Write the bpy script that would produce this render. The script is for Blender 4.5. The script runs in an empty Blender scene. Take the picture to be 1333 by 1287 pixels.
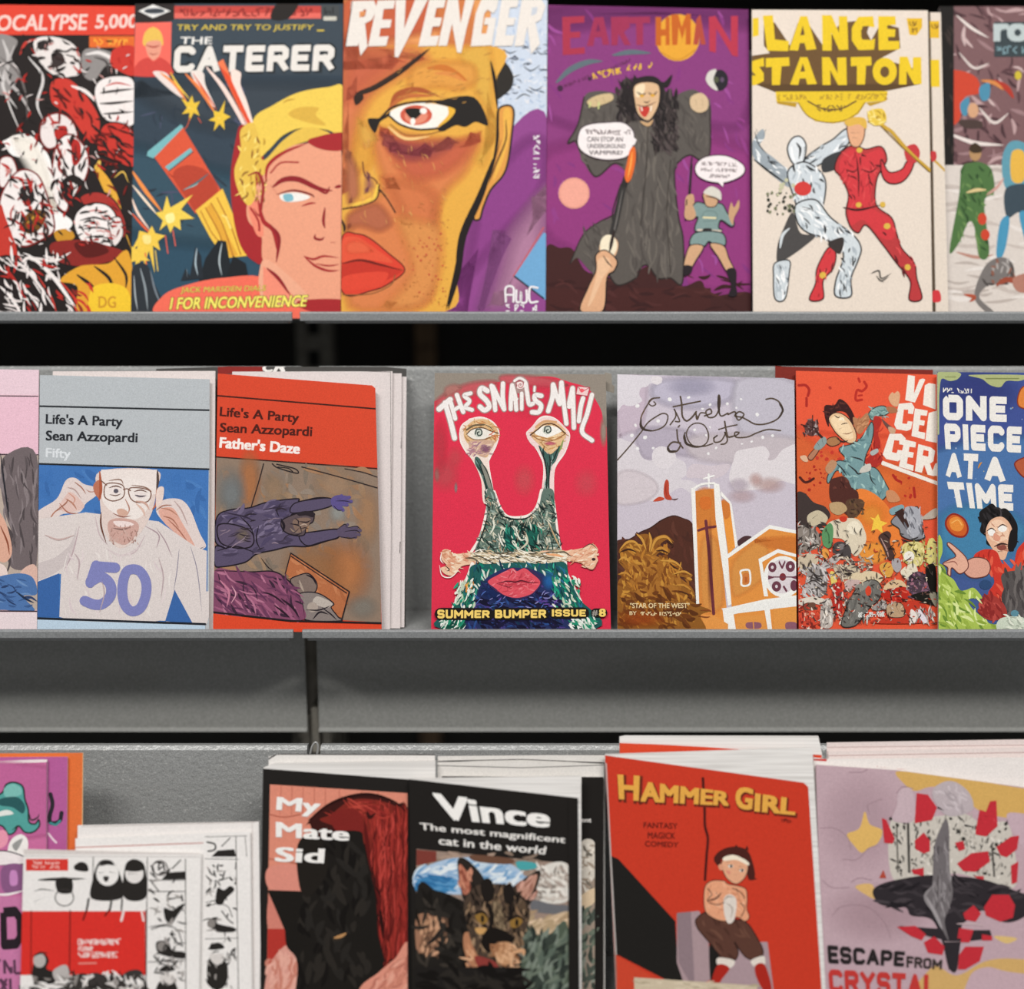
import bpy, bmesh, math, random
from mathutils import Vector
from mathutils.geometry import tessellate_polygon

# ---------------------------------------------------------------- camera, world, lamps, exposure
SC = bpy.context.scene
W, H, FPX = 1333.0, 1287.0, 1500.0
PITCH = math.radians(10.0)
CAM = Vector((0.0, 0.0, 1.35))
cam_data = bpy.data.cameras.new('camera')
cam_data.sensor_fit = 'HORIZONTAL'
cam_data.sensor_width = 36.0
cam_data.lens = 36.0 * FPX / W
cam_data.clip_start = 0.02
cam_data.dof.use_dof = True
cam_data.dof.focus_distance = 0.945
cam_data.dof.aperture_fstop = 1.15
cam = bpy.data.objects.new('camera', cam_data)
cam.location = CAM
cam.rotation_euler = (math.radians(90.0) - PITCH, 0, 0)
SC.collection.objects.link(cam)
SC.camera = cam

world = bpy.data.worlds.new('shop_ambient')
SC.world = world
world.use_nodes = True
world.node_tree.nodes['Background'].inputs[0].default_value = (0.95, 0.97, 1.0, 1)
world.node_tree.nodes['Background'].inputs[1].default_value = 0.23

def area_lamp(name, loc, target, sx, sy, watts, col):
    d = bpy.data.lights.new(name, 'AREA')
    d.shape = 'RECTANGLE'
    d.size, d.size_y, d.energy, d.color = sx, sy, watts, col
    o = bpy.data.objects.new(name, d)
    o.location = loc
    o.rotation_euler = (Vector(target) - Vector(loc)).to_track_quat('-Z', 'Y').to_euler()
    SC.collection.objects.link(o)
    return o
area_lamp('ceiling_lamp', (-0.9, -1.05, 3.4), (-0.1, 0.93, 1.1), 1.3, 0.2, 53, (1.0, 0.975, 0.94))
area_lamp('ceiling_lamp', (0.9, -1.05, 3.4), (0.1, 0.93, 1.1), 1.3, 0.2, 53, (1.0, 0.975, 0.94))

vs = SC.view_settings
vs.view_transform = 'Standard'
vs.look = 'None'
vs.exposure = 0.0
vs.gamma = 1.0
vs.use_curve_mapping = False
SC.cycles.transparent_max_bounces = 24

# ---------------------------------------------------------------- helpers
AX = Vector((0, math.cos(PITCH), -math.sin(PITCH)))
DN = Vector((0, -math.sin(PITCH), -math.cos(PITCH)))
RT = Vector((1, 0, 0))

def ray(u, v):
    return AX + RT * ((u - W / 2) / FPX) + DN * ((v - H / 2) / FPX)
def at_depth(u, v, d):
    return CAM + ray(u, v) * d
def at_y(u, v, y):
    r = ray(u, v)
    return CAM + r * ((y - CAM.y) / r.y)

class Plane:
    """the plane a cover lies in: through p, facing the aisle and tilted up"""
    def __init__(s, p, lean, yaw=0.0):
        n = Vector((0, -math.cos(lean), math.sin(lean)))
        c, k = math.cos(yaw), math.sin(yaw)
        s.n = Vector((n.x * c - n.y * k, n.x * k + n.y * c, n.z)).normalized()
        s.p = p
    def hit(s, u, v, off=0.0):
        r = ray(u, v)
        t = (s.p - CAM).dot(s.n) / r.dot(s.n)
        return CAM + r * t + s.n * off

def lin(c):
    c /= 255.0
    return c / 12.92 if c <= 0.04045 else ((c + 0.055) / 1.055) ** 2.4
GAIN = 1.0
def hexcol(h):
    return tuple(min(0.92, lin(int(h[i:i + 2], 16)) * GAIN) for i in (0, 2, 4))

def nodes_of(name):
    m = bpy.data.materials.new(name)
    m.use_nodes = True
    nt = m.node_tree
    return m, nt, nt.nodes['Principled BSDF']

def noise(nt, scale, detail=2.0, rough=0.5, coord='Object'):
    tc = nt.nodes.new('ShaderNodeTexCoord')
    n = nt.nodes.new('ShaderNodeTexNoise')
    n.inputs['Scale'].default_value = scale
    n.inputs['Detail'].default_value = detail
    n.inputs['Roughness'].default_value = rough
    nt.links.new(tc.outputs[coord], n.inputs['Vector'])
    return n
def ramp(nt, src, stops):
    r = nt.nodes.new('ShaderNodeValToRGB')
    e = r.color_ramp.elements
    e[0].position, e[0].color = stops[0]
    e[1].position, e[1].color = stops[-1]
    for p, c in stops[1:-1]:
        k = e.new(p); k.color = c
    nt.links.new(src, r.inputs[0])
    return r
def grey(v, a=1.0):
    return (v, v, v, a)

def ink_material(name, soft):
    m, nt, b = nodes_of(name)
    at = nt.nodes.new('ShaderNodeAttribute'); at.attribute_name = 'ink'
    nz = noise(nt, 1400, 2.0)
    rp = ramp(nt, nz.outputs['Fac'], [(0.30, grey(0.86)), (0.70, grey(1.12))])
    mx = nt.nodes.new('ShaderNodeMix'); mx.data_type = 'RGBA'; mx.blend_type = 'MULTIPLY'
    mx.inputs[0].default_value = 1.0
    nt.links.new(at.outputs['Color'], mx.inputs[6]); nt.links.new(rp.outputs[0], mx.inputs[7])
    nt.links.new(mx.outputs[2], b.inputs['Base Color'])
    b.inputs['Roughness'].default_value = 0.55
    b.inputs['Specular IOR Level'].default_value = 0.10
    if soft:
        tr = nt.nodes.new('ShaderNodeBsdfTransparent')
        ms = nt.nodes.new('ShaderNodeMixShader')
        nt.links.new(at.outputs['Alpha'], ms.inputs[0])
        nt.links.new(tr.outputs[0], ms.inputs[1]); nt.links.new(b.outputs[0], ms.inputs[2])
        nt.links.new(ms.outputs[0], nt.nodes['Material Output'].inputs[0])
    return m
INK = ink_material('printed_ink', False)
SOFT = ink_material('airbrushed_ink', True)

def paper_material():
    m, nt, b = nodes_of('page_paper')
    tc = nt.nodes.new('ShaderNodeTexCoord')
    mp = nt.nodes.new('ShaderNodeMapping'); mp.inputs['Scale'].default_value = (6, 900, 900)
    n = nt.nodes.new('ShaderNodeTexNoise'); n.inputs['Scale'].default_value = 1.0
    nt.links.new(tc.outputs['Object'], mp.inputs[0]); nt.links.new(mp.outputs[0], n.inputs['Vector'])
    r = ramp(nt, n.outputs['Fac'], [(0.3, (0.60, 0.575, 0.55, 1)), (0.62, (0.80, 0.775, 0.75, 1))])
    nt.links.new(r.outputs[0], b.inputs['Base Color'])
    b.inputs['Roughness'].default_value = 0.7
    return m
PAPER = paper_material()

def steel_material(name, c, rough, speck, flakes=False):
    m, nt, b = nodes_of(name)
    n1 = noise(nt, 900, 3.0, 0.65)
    r1 = ramp(nt, n1.outputs['Fac'], [(0.28, (c[0] * .72, c[1] * .72, c[2] * .72, 1)), (0.55, (*c, 1)), (0.78, (min(1, c[0] * 1.35), min(1, c[1] * 1.35), min(1, c[2] * 1.35), 1))])
    col = r1.outputs[0]
    if flakes:
        vo = noise(nt, 340, 1.0, 0.4)
        r2 = ramp(nt, vo.outputs['Fac'], [(0.69, grey(0.0)), (0.76, grey(0.8))])
        mx = nt.nodes.new('ShaderNodeMix'); mx.data_type = 'RGBA'
        nt.links.new(r2.outputs[0], mx.inputs[0]); nt.links.new(col, mx.inputs[6])
        mx.inputs[7].default_value = (0.55, 0.55, 0.53, 1)
        col = mx.outputs[2]
    nt.links.new(col, b.inputs['Base Color'])
    b.inputs['Roughness'].default_value = rough
    b.inputs['Metallic'].default_value = 0.15
    v = noise(nt, 260, 2.0, 0.6)
    bp = nt.nodes.new('ShaderNodeBump'); bp.inputs['Strength'].default_value = speck; bp.inputs['Distance'].default_value = 0.0012
    nt.links.new(v.outputs['Fac'], bp.inputs['Height']); nt.links.new(bp.outputs[0], b.inputs['Normal'])
    return m
STEEL = steel_material('hammered_grey_steel', (0.36, 0.365, 0.36), 0.38, 0.6, True)
LIPSTEEL = steel_material('folded_grey_steel', (0.27, 0.28, 0.285), 0.42, 0.15)
APRON = steel_material('satin_grey_steel', (0.33, 0.332, 0.315), 0.22, 0.03)

def plain(name, c, rough=0.6, var=0.15, scale=120, metallic=0.0):
    m, nt, b = nodes_of(name)
    n = noise(nt, scale, 3.0)
    r = ramp(nt, n.outputs['Fac'], [(0.3, (*[x * (1 - var) for x in c], 1)), (0.7, (*[min(1, x * (1 + var)) for x in c], 1))])
    nt.links.new(r.outputs[0], b.inputs['Base Color'])
    b.inputs['Roughness'].default_value = rough
    b.inputs['Metallic'].default_value = metallic
    return m

def link(name, me, mats, parent=None):
    o = bpy.data.objects.new(name, me)
    for m in mats: me.materials.append(m)
    SC.collection.objects.link(o)
    if parent is not None:
        o.parent = parent
        o.matrix_parent_inverse = parent.matrix_world.inverted()
    return o
def thing(name, loc, label, cat, group=None):
    o = bpy.data.objects.new(name, None)
    o.empty_display_size = 0.03
    o.location = loc
    o.matrix_world.translation = loc
    SC.collection.objects.link(o)
    o['label'] = label; o['category'] = cat
    if group: o['group'] = group
    return o

def box_bm(bm, lo, hi, bevel=0.0):
    r = bmesh.ops.create_cube(bm, size=1.0)
    lo, hi = Vector(lo), Vector(hi)
    for v in r['verts']:
        v.co = Vector(((lo[i] + hi[i]) / 2 + v.co[i] * (hi[i] - lo[i]) for i in range(3)))
    if bevel:
        es = list({e for v in r['verts'] for e in v.link_edges})
        bmesh.ops.bevel(bm, geom=es, offset=bevel, segments=2, affect='EDGES', profile=0.6)
def bm_obj(name, bm, mats, parent=None):
    me = bpy.data.meshes.new(name)
    bm.normal_update()
    bm.to_mesh(me); bm.free()
    return link(name, me, mats, parent)
def profile_obj(name, prof, x0, x1, mats, parent=None, bevel=0.0):
    """a closed profile of (y, z) pairs pushed along x: folded sheet metal"""
    bm = bmesh.new()
    a = [bm.verts.new((x0, y, z)) for y, z in prof]
    b = [bm.verts.new((x1, y, z)) for y, z in prof]
    n = len(prof)
    for i in range(n):
        bm.faces.new((a[i], a[(i + 1) % n], b[(i + 1) % n], b[i]))
    bm.faces.new(a[::-1]); bm.faces.new(b)
    bmesh.ops.recalc_face_normals(bm, faces=bm.faces)
    if bevel:
        bmesh.ops.bevel(bm, geom=list(bm.edges), offset=bevel, segments=3, affect='EDGES', profile=0.5)
    return bm_obj(name, bm, mats, parent)

# ---------------------------------------------------------------- drawing on covers
def spline(pts, closed, seg=6):
    n = len(pts)
    if n < 3: return pts
    out = []
    rng = range(n if closed else n - 1)
    for i in rng:
        p1, p2 = pts[i], pts[(i + 1) % n]
        p0 = pts[(i - 1) % n] if closed or i > 0 else (2 * p1[0] - p2[0], 2 * p1[1] - p2[1])
        p3 = pts[(i + 2) % n] if closed or i + 2 < n else (2 * p2[0] - p1[0], 2 * p2[1] - p1[1])
        for k in range(seg):
            t = k / seg; t2 = t * t; t3 = t2 * t
            out.append(tuple(0.5 * (2 * p1[j] + (p2[j] - p0[j]) * t + (2 * p0[j] - 5 * p1[j] + 4 * p2[j] - p3[j]) * t2 + (3 * p1[j] - p0[j] - 3 * p2[j] + p3[j]) * t3) for j in (0, 1)))
    if not closed: out.append(pts[-1])
    return out
def circle(cx, cy, rx, ry, rot=0.0, n=22):
    c, s = math.cos(math.radians(rot)), math.sin(math.radians(rot))
    o = []
    for i in range(n):
        a = 2 * math.pi * i / n
        x, y = rx * math.cos(a), ry * math.sin(a)
        o.append((cx + x * c - y * s, cy + x * s + y * c))
    return o
def fill(pts):
    t = tessellate_polygon([[Vector((x, y, 0)) for x, y in pts]])
    return [tuple(pts[i] for i in f) for f in t]
def stroke(pts, wf, closed=False, caps=True):
    """a line of width wf(t) through pts, with round ends: groups of triangles, no two in a group overlapping"""
    q = [pts[0]]
    for p in pts[1:]:
        if abs(p[0] - q[-1][0]) + abs(p[1] - q[-1][1]) > 1e-6: q.append(p)
    if closed: q.append(q[0])
    n = len(q)
    if n < 2: return []
    tr = []
    L, R = [], []
    for i in range(n):
        a = q[max(0, i - 1)]; b = q[min(n - 1, i + 1)]
        if closed and i in (0, n - 1): a, b = q[n - 2], q[1]
        dx, dy = b[0] - a[0], b[1] - a[1]
        l = math.hypot(dx, dy) or 1.0
        w = wf(i / (n - 1)) / 2
        L.append((q[i][0] - dy / l * w, q[i][1] + dx / l * w)); R.append((q[i][0] + dy / l * w, q[i][1] - dx / l * w))
    for i in range(n - 1):
        tr.append((L[i], R[i], R[i + 1])); tr.append((L[i], R[i + 1], L[i + 1]))
    gr = [tr]
    if not closed and caps:
        for i in (0, n - 1):
            w = wf(i / (n - 1)) / 2
            if w > 0.35: gr.append(fill(circle(q[i][0], q[i][1], w, w, 0, 10)))
    return gr
def hard_stroke(pts, w, closed=False):
    gr = []
    q = list(pts) + ([pts[0]] if closed else [])
    for a, b in zip(q, q[1:]): gr += stroke([a, b], lambda t: w)
    return gr

LAYER, MICRO = 3e-6, 0.9e-6        # thickness of one printed ink film, of one brush mark
_glyphs = {}
def text_tris(s, bold, spacing=1.0):
    key = (s, bold, spacing)
    if key not in _glyphs:
        cu = bpy.data.curves.new('lettering', 'FONT')
        cu.body = s; cu.offset = bold; cu.resolution_u = 3; cu.space_character = spacing
        cu.fill_mode = 'FRONT'
        o = bpy.data.objects.new('lettering', cu)
        SC.collection.objects.link(o)
        dg = bpy.context.evaluated_depsgraph_get()
        me = bpy.data.meshes.new_from_object(o.evaluated_get(dg))
        me.calc_loop_triangles()
        vs_ = [(v.co.x, v.co.y) for v in me.vertices]
        _glyphs[key] = [tuple(vs_[i] for i in t.vertices) for t in me.loop_triangles]
        bpy.data.objects.remove(o); bpy.data.meshes.remove(me); bpy.data.curves.remove(cu)
    return _glyphs[key]
def text_in_quad(s, quad, bold, shift=(0, 0)):
    base = text_tris(s, bold)
    xs = [p[0] for t in base for p in t]; ys = [p[1] for t in base for p in t]
    x0, x1, y0, y1 = min(xs), max(xs), min(ys), max(ys)
    use = [tuple((p[0] + shift[0], p[1] + shift[1]) for p in t) for t in base]
    (ax, ay), (bx, by), (cx, cy), (dx, dy) = quad
    def m(p):
        a = (p[0] - x0) / (x1 - x0); b = 1 - (p[1] - y0) / (y1 - y0)
        return (ax * (1 - a) * (1 - b) + bx * a * (1 - b) + cx * a * b + dx * (1 - a) * b,
                ay * (1 - a) * (1 - b) + by * a * (1 - b) + cy * a * b + dy * (1 - a) * b)
    return [tuple(m(p) for p in t) for t in use]

BLOCK = {
 'A': (1, '0,1 .5,0 1,1|.2,.68 .8,.68'), 'B': (.95, '0,0 0,1 .8,1 1,.9 1,.6 .8,.5 0,.5|0,0 .75,0 .92,.1 .92,.4 .75,.5'), 'C': (.95, '1,.2 1,.12 .82,0 .18,0 0,.15 0,.85 .18,1 .82,1 1,.88 1,.8'),
 'D': (.95, '0,0 0,1 .75,1 1,.8 1,.2 .75,0 0,0'), 'E': (.8, '1,0 0,0 0,1 1,1|0,.5 .85,.5'), 'F': (.8, '1,0 0,0 0,1|0,.5 .85,.5'), 'G': (1, '1,.18 1,.12 .82,0 .18,0 0,.15 0,.85 .18,1 .82,1 1,.88 1,.55 .6,.55'),
 'H': (1, '0,0 0,1|1,0 1,1|0,.5 1,.5'), 'I': (.0, '0,0 0,1'), 'L': (.75, '0,0 0,1 1,1'), 'M': (1.25, '0,1 0,0 .5,.7 1,0 1,1'), 'N': (1.05, '0,1 0,0 1,1 1,0'),
 'O': (1, '.18,0 .82,0 1,.15 1,.85 .82,1 .18,1 0,.85 0,.15 .18,0'), 'P': (.9, '0,1 0,0 .8,0 1,.12 1,.45 .8,.58 0,.58'), 'R': (.95, '0,1 0,0 .8,0 1,.12 1,.4 .8,.52 0,.52|.55,.52 1,1'),
 'S': (.9, '1,.15 1,.12 .82,0 .18,0 0,.12 0,.38 .18,.5 .82,.5 1,.62 1,.88 .82,1 .18,1 0,.88 0,.85'), 'T': (.9, '0,0 1,0|.5,0 .5,1'), 'U': (.95, '0,0 0,.85 .18,1 .82,1 1,.85 1,0'), 'V': (1, '0,0 .5,1 1,0'),
 'Y': (1, '0,0 .5,.5 1,0|.5,.5 .5,1'), '8': (.9, '.18,0 .82,0 1,.12 1,.4 .82,.5 .18,.5 0,.4 0,.12 .18,0|.18,.5 .82,.5 1,.62 1,.88 .82,1 .18,1 0,.88 0,.62 .18,.5'),
}
def block_in_quad(s, quad, th, gap=0.22, aspect=0.62):
    """heavy block capitals filling a quad; th is the stroke width as a share of the height"""
    x, cells = 0.0, []
    for ch in s:
        if ch in ' _': x += 0.45 * aspect; continue
        w, d = BLOCK[ch]; w = w * aspect
        cells.append((x, w, d, ch)); x += w + th + gap * th * 2
    tot = x - gap * th * 2
    (ax, ay), (bx, by), (cx, cy), (dx, dy) = quad
    def m(p):
        a = p[0] / tot; b = p[1]
        return (ax * (1 - a) * (1 - b) + bx * a * (1 - b) + cx * a * b + dx * (1 - a) * b, ay * (1 - a) * (1 - b) + by * a * (1 - b) + cy * a * b + dy * (1 - a) * b)
    tr = []
    for x0, w, d, ch in cells:
        for part in d.split('|'):
            p = [tuple(float(c) for c in q.split(',')) for q in part.split()]
            p = [(x0 + th / 2 + px * w, th / 2 + py * (1 - th)) for px, py in p]
            sq = []
            for i, (px, py) in enumerate(p):                    # square ends
                if i in (0, len(p) - 1) and p[0] != p[-1]:
                    qx, qy = p[1] if i == 0 else p[-2]
                    l = math.hypot(px - qx, py - qy); e = 0.0 if ch in 'CSG' else .48; px += (px - qx) / l * th * e; py += (py - qy) / l * th * e
                sq.append((px, py))
            n = len(sq)
            for i in range(n - 1):
                (x1, y1), (x2, y2) = sq[i], sq[i + 1]
                l = math.hypot(x2 - x1, y2 - y1) or 1; nx, ny = -(y2 - y1) / l * th / 2, (x2 - x1) / l * th / 2
                q4 = [(x1 + nx, y1 + ny), (x1 - nx, y1 - ny), (x2 - nx, y2 - ny), (x2 + nx, y2 + ny)]
                q4 = [(a, min(1, max(0, b))) for a, b in q4]
                tr.append([(q4[0], q4[1], q4[2]), (q4[0], q4[2], q4[3])])
                if i > 0:
                    tr.append(fill(circle(x1, y1, th / 2, th / 2, 0, 12)))
    return [[tuple(m(p) for p in t) for t in g] for g in tr]

def inside(x, y, p):
    r = False
    for i in range(len(p)):
        (x1, y1), (x2, y2) = p[i - 1], p[i]
        if (y1 > y) != (y2 > y) and x < (x2 - x1) * (y - y1) / (y2 - y1) + x1: r = not r
    return r
def draw(text):
    """reads the drawing lines of a cover; gives layers of (soft, [(three points, three rgba)])"""
    ox, oy, sc = 0.0, 0.0, 1.0
    out = []
    def put(groups, col, step=None):
        c = (*hexcol(col), 1.0)
        for i, g in enumerate(groups):
            out.append((False, [([(ox + x / sc, oy + y / sc) for x, y in t], (c, c, c)) for t in g], (step or LAYER) if i == 0 else MICRO))
    def heavy(body, q, bold, col):
        # bold lettering: the letters struck several times side by side
        d = bold * 0.8
        sh = [(0, 0)] if d == 0 else [(-d, -d * .7), (d, -d * .7), (-d, d * .7), (d, d * .7), (0, 0)] + ([(-d / 2, 0), (d / 2, 0)] if d > .02 else [])
        for a in sh: put([text_in_quad(body, q, 0.0, a)], col)
    for ln in text.strip().splitlines():
        f = ln.split()
        if not f or f[0] == '#': continue
        k = f[0]
        def pts(i): return [tuple(float(c) for c in p.split(',')) for p in f[i:]]
        def nums(i): return [float(c) for c in ' '.join(f[i:]).replace(',', ' ').split()]
        if k == '@': ox, oy, sc = map(float, f[1:4])
        elif k == 'P': put([fill(pts(2))], f[1])
        elif k == 'S': put([fill(spline(pts(2), True))], f[1])
        elif k == 'PO': p = pts(4); put([fill(p)], f[1]); put(hard_stroke(p, float(f[3]), True), f[2])
        elif k == 'SO': p = spline(pts(4), True); put([fill(p)], f[1]); put(stroke(p, lambda t: float(f[3]), True), f[2])
        elif k == 'L': put(hard_stroke(pts(3), float(f[2])), f[1])
        elif k == 'C': put(stroke(spline(pts(3), False), lambda t: float(f[2])), f[1])
        elif k == 'B': put(stroke(spline(pts(3), False), lambda t: float(f[2]) * max(0.02, math.sin(math.pi * min(1, 0.06 + 0.94 * t)) ** 0.7)), f[1])
        elif k == 'Q': put(stroke(spline(pts(3), True), lambda t: float(f[2]), True), f[1])
        elif k == 'R': a = [float(x) for x in f[2:6]]; put([fill([(a[0], a[1]), (a[2], a[1]), (a[2], a[3]), (a[0], a[3])])], f[1])
        elif k == 'E': a = nums(2); put([fill(circle(*a))], f[1])
        elif k == 'O': a = nums(3); put(stroke(circle(*a), lambda t: float(f[2]), True), f[1])
        elif k == 'T':
            # T colour bold x,y x,y x,y x,y [outline=colour:amount] text (underscores are spaces)
            q = [tuple(float(c) for c in p.split(',')) for p in f[3:7]]
            r = f[7:]
            bold = float(f[2])
            if r[0].startswith('outline='):
                oc, oa = r[0][8:].split(':'); r = r[1:]
                heavy(' '.join(r).replace('_', ' '), q, bold + float(oa), oc)
            heavy(' '.join(r).replace('_', ' '), q, bold, f[1])
        elif k == 'W':
            # W colour x0,y0 x1,y1 height seed : a line of print too small to read
            (x0, y0), (x1, y1) = [tuple(float(c) for c in p.split(',')) for p in f[2:4]]
            h = float(f[4]); rd = random.Random(int(f[5])); l = math.hypot(x1 - x0, y1 - y0)
            ex, ey = (x1 - x0) / l, (y1 - y0) / l; nx, ny = -ey, ex
            x = 0.0
            while x < l - h * .4:
                w = h * rd.uniform(.45, .7)
                if rd.random() < .14: x += w; continue
                c = [(x, 0), (x + w, 0), (x, h / 2), (x + w, h / 2), (x, h), (x + w, h)]
                for _ in range(3):
                    a, b = rd.sample(c, 2)
                    put(stroke([(x0 + ex * p + nx * q, y0 + ey * p + ny * q) for p, q in (a, b)], lambda t: h * .2, False, False), f[1], MICRO)
                x += w + h * .25
        elif k == 'K':
            q = [tuple(float(c) for c in p.split(',')) for p in f[3:7]]
            put(block_in_quad(f[7], q, float(f[2])), f[1])
        elif k in ('G', 'H'):
            # soft-edged airbrushed patch
            a = float(f[2]); c1 = (*hexcol(f[1]), a); c0 = (*hexcol(f[1]), 0.0)
            if k == 'H':
                v = nums(3)
                inner = circle(v[0], v[1], v[2] * .3, v[3] * .3, v[4] if len(v) > 4 else 0)
                mid = circle(v[0], v[1], v[2] * .65, v[3] * .65, v[4] if len(v) > 4 else 0)
                rim = circle(v[0], v[1], v[2], v[3], v[4] if len(v) > 4 else 0)
            else:
                fe = float(f[3]); rim = spline(pts(4), True, 4)
                n = len(rim); ar = sum(rim[i][0] * rim[(i + 1) % n][1] - rim[(i + 1) % n][0] * rim[i][1] for i in range(n))
                sg = 1 if ar > 0 else -1
                def off(d):
                    o = []
                    for i in range(n):
                        ax_, ay_ = rim[i - 1]; bx_, by_ = rim[(i + 1) % n]
                        dx, dy = bx_ - ax_, by_ - ay_; l = math.hypot(dx, dy) or 1
                        o.append((rim[i][0] - dy / l * d * sg, rim[i][1] + dx / l * d * sg))
                    return o
                inner, mid = off(fe), off(fe * .5)
            cm = (*c1[:3], a * .5)
            tr = [(t, (c1, c1, c1)) for t in fill(inner)]
            for A, B, ca, cb in ((inner, mid, c1, cm), (mid, rim, cm, c0)):
                m = len(A)
                for i in range(m):
                    j = (i + 1) % m
                    tr.append(((A[i], B[i], B[j]), (ca, cb, cb))); tr.append(((A[i], B[j], A[j]), (ca, cb, ca)))
            out.append((True, [([(ox + x / sc, oy + y / sc) for x, y in t], c) for t, c in tr], LAYER))
        elif k == 'X':
            # X colours seed count x0,y0 x1,y1 length width angle spread [area] : loose brush marks
            rd = random.Random(int(f[2])); cols = f[1].split(',')
            x0, y0 = (float(c) for c in f[4].split(',')); x1, y1 = (float(c) for c in f[5].split(','))
            ln_, w_, an, sp = (float(x) for x in f[6:10])
            lim = pts(10)
            for _ in range(int(f[3])):
                x, y = rd.uniform(x0, x1), rd.uniform(y0, y1)
                if lim and not inside(x, y, lim): continue
                a = math.radians(an + rd.uniform(-sp, sp)); l = ln_ * rd.uniform(.5, 1.3); b = rd.uniform(-.3, .3) * l
                dx, dy = math.cos(a) * l / 2, math.sin(a) * l / 2
                p = spline([(x - dx, y - dy), (x - dy * b / l, y + dx * b / l), (x + dx, y + dy)], False, 4)
                w2 = w_ * rd.uniform(.6, 1.3)
                put(stroke(p, lambda t: w2 * max(.15, math.sin(math.pi * t) ** .6), False, False), rd.choice(cols), MICRO)
        elif k == 'D':
            # D colours seed count x0,y0 x1,y1 rmin rmax : dots
            rd = random.Random(int(f[2])); cols = f[1].split(',')
            x0, y0 = (float(c) for c in f[4].split(',')); x1, y1 = (float(c) for c in f[5].split(','))
            for _ in range(int(f[3])):
                r = rd.uniform(float(f[6]), float(f[7]))
                put([fill(circle(rd.uniform(x0, x1), rd.uniform(y0, y1), r, r * rd.uniform(.6, 1.2), rd.uniform(0, 180), 9))], rd.choice(cols), MICRO)
        else: raise ValueError(ln)
    return out

def clip_tri(tri, cols, poly):
    """cuts a triangle with the convex outline poly; gives a list of (points, colours)"""
    P = list(zip(tri, cols))
    n = len(poly)
    ar = sum(poly[i][0] * poly[(i + 1) % n][1] - poly[(i + 1) % n][0] * poly[i][1] for i in range(n))
    sg = 1 if ar > 0 else -1
    for i in range(n):
        a, b = poly[i], poly[(i + 1) % n]
        d = lambda p: sg * ((b[0] - a[0]) * (p[1] - a[1]) - (b[1] - a[1]) * (p[0] - a[0]))
        ds = [d(p) for p, _ in P]
        if min(ds) >= -1e-9: continue
        if max(ds) <= 1e-9: return []
        Q = []
        m = len(P)
        for j in range(m):
            k = (j + 1) % m
            if ds[j] >= 0: Q.append(P[j])
            if (ds[j] >= 0) != (ds[k] >= 0):
                t = ds[j] / (ds[j] - ds[k])
                Q.append((tuple(P[j][0][q] + t * (P[k][0][q] - P[j][0][q]) for q in (0, 1)), tuple(P[j][1][q] + t * (P[k][1][q] - P[j][1][q]) for q in range(4))))
        P = Q
        if len(P) < 3: return []
    return P

def sheet(name, outline, pl, base, thick, art='', parent=None, off=0.0, edge=None, corner=0.0):
    """one sheet or block: outline (photo pixels) in plane pl, pushed back by thick, with its print on the front"""
    verts, faces, cols, mats = [], [], [], []
    index = {}
    bc = (*hexcol(base), 1.0)
    ec = (*hexcol(edge or base), 1.0)
    def vid(u, v, layer, o):
        k = (round(u, 3), round(v, 3), layer)
        if k not in index:
            index[k] = len(verts); verts.append(pl.hit(u, v, o))
        return index[k]
    def face(ids, c, m, q=None):
        if len(set(ids)) < 3: return
        if q and sum(q[i][0] * q[(i + 1) % len(q)][1] - q[(i + 1) % len(q)][0] * q[i][1] for i in range(len(q))) > 0:
            ids, c = ids[::-1], c[::-1]
        faces.append(ids); cols.append(c); mats.append(m)
    n = len(outline)
    ar = sum(outline[i][0] * outline[(i + 1) % n][1] - outline[(i + 1) % n][0] * outline[i][1] for i in range(n))
    ol = outline if ar > 0 else outline[::-1]          # clockwise as seen on the picture
    fr = [vid(u, v, 0, off) for u, v in ol]
    bk = [vid(u, v, -1, off - thick) for u, v in ol]
    # tessellated front and back, and the edge all round
    for t in tessellate_polygon([[Vector((u, v, 0)) for u, v in ol]]):
        face([fr[i] for i in t], [bc] * 3, 0, [ol[i] for i in t]); face([bk[i] for i in t][::-1], [ec] * 3, 0)
    for i in range(n):
        j = (i + 1) % n
        face([fr[i], bk[i], bk[j], fr[j]], [ec] * 4, 0)
    o = off + LAYER
    for li, (soft, tris, step) in enumerate(draw(art) if art else []):
        o += step
        for t, c in tris:
            Pq = clip_tri(t, c, ol)
            if len(Pq) < 3: continue
            face([vid(p[0], p[1], li + 1, o) for p, _ in Pq], [q for _, q in Pq], 1 if soft else 0, [p for p, _ in Pq])
    me = bpy.data.meshes.new(name)
    me.from_pydata([tuple(v - (parent.matrix_world.translation if parent else Vector())) for v in verts], [], faces)
    ca = me.color_attributes.new('ink', 'FLOAT_COLOR', 'CORNER')
    k = 0
    me.update()
    flat = [0.0] * (4 * len(me.loops))
    for p in me.polygons:
        c = cols[p.index]
        p.material_index = mats[p.index]
        for q, l in enumerate(p.loop_indices):
            flat[4 * l:4 * l + 4] = c[q] if q < len(c) else c[-1]
    ca.data.foreach_set('color', flat)
    o = bpy.data.objects.new(name, me)
    me.materials.append(INK); me.materials.append(SOFT)
    SC.collection.objects.link(o)
    if parent: o.parent = parent
    return o

def paper_block(outline, pl, front, thick, parent, name='pages'):
    """the leaves between the covers"""
    o = sheet(name, outline, pl, 'e4dfda', thick, '', parent, front)
    o.data.materials.clear(); o.data.materials.append(PAPER)
    for p in o.data.polygons: p.material_index = 0
    return o

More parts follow.
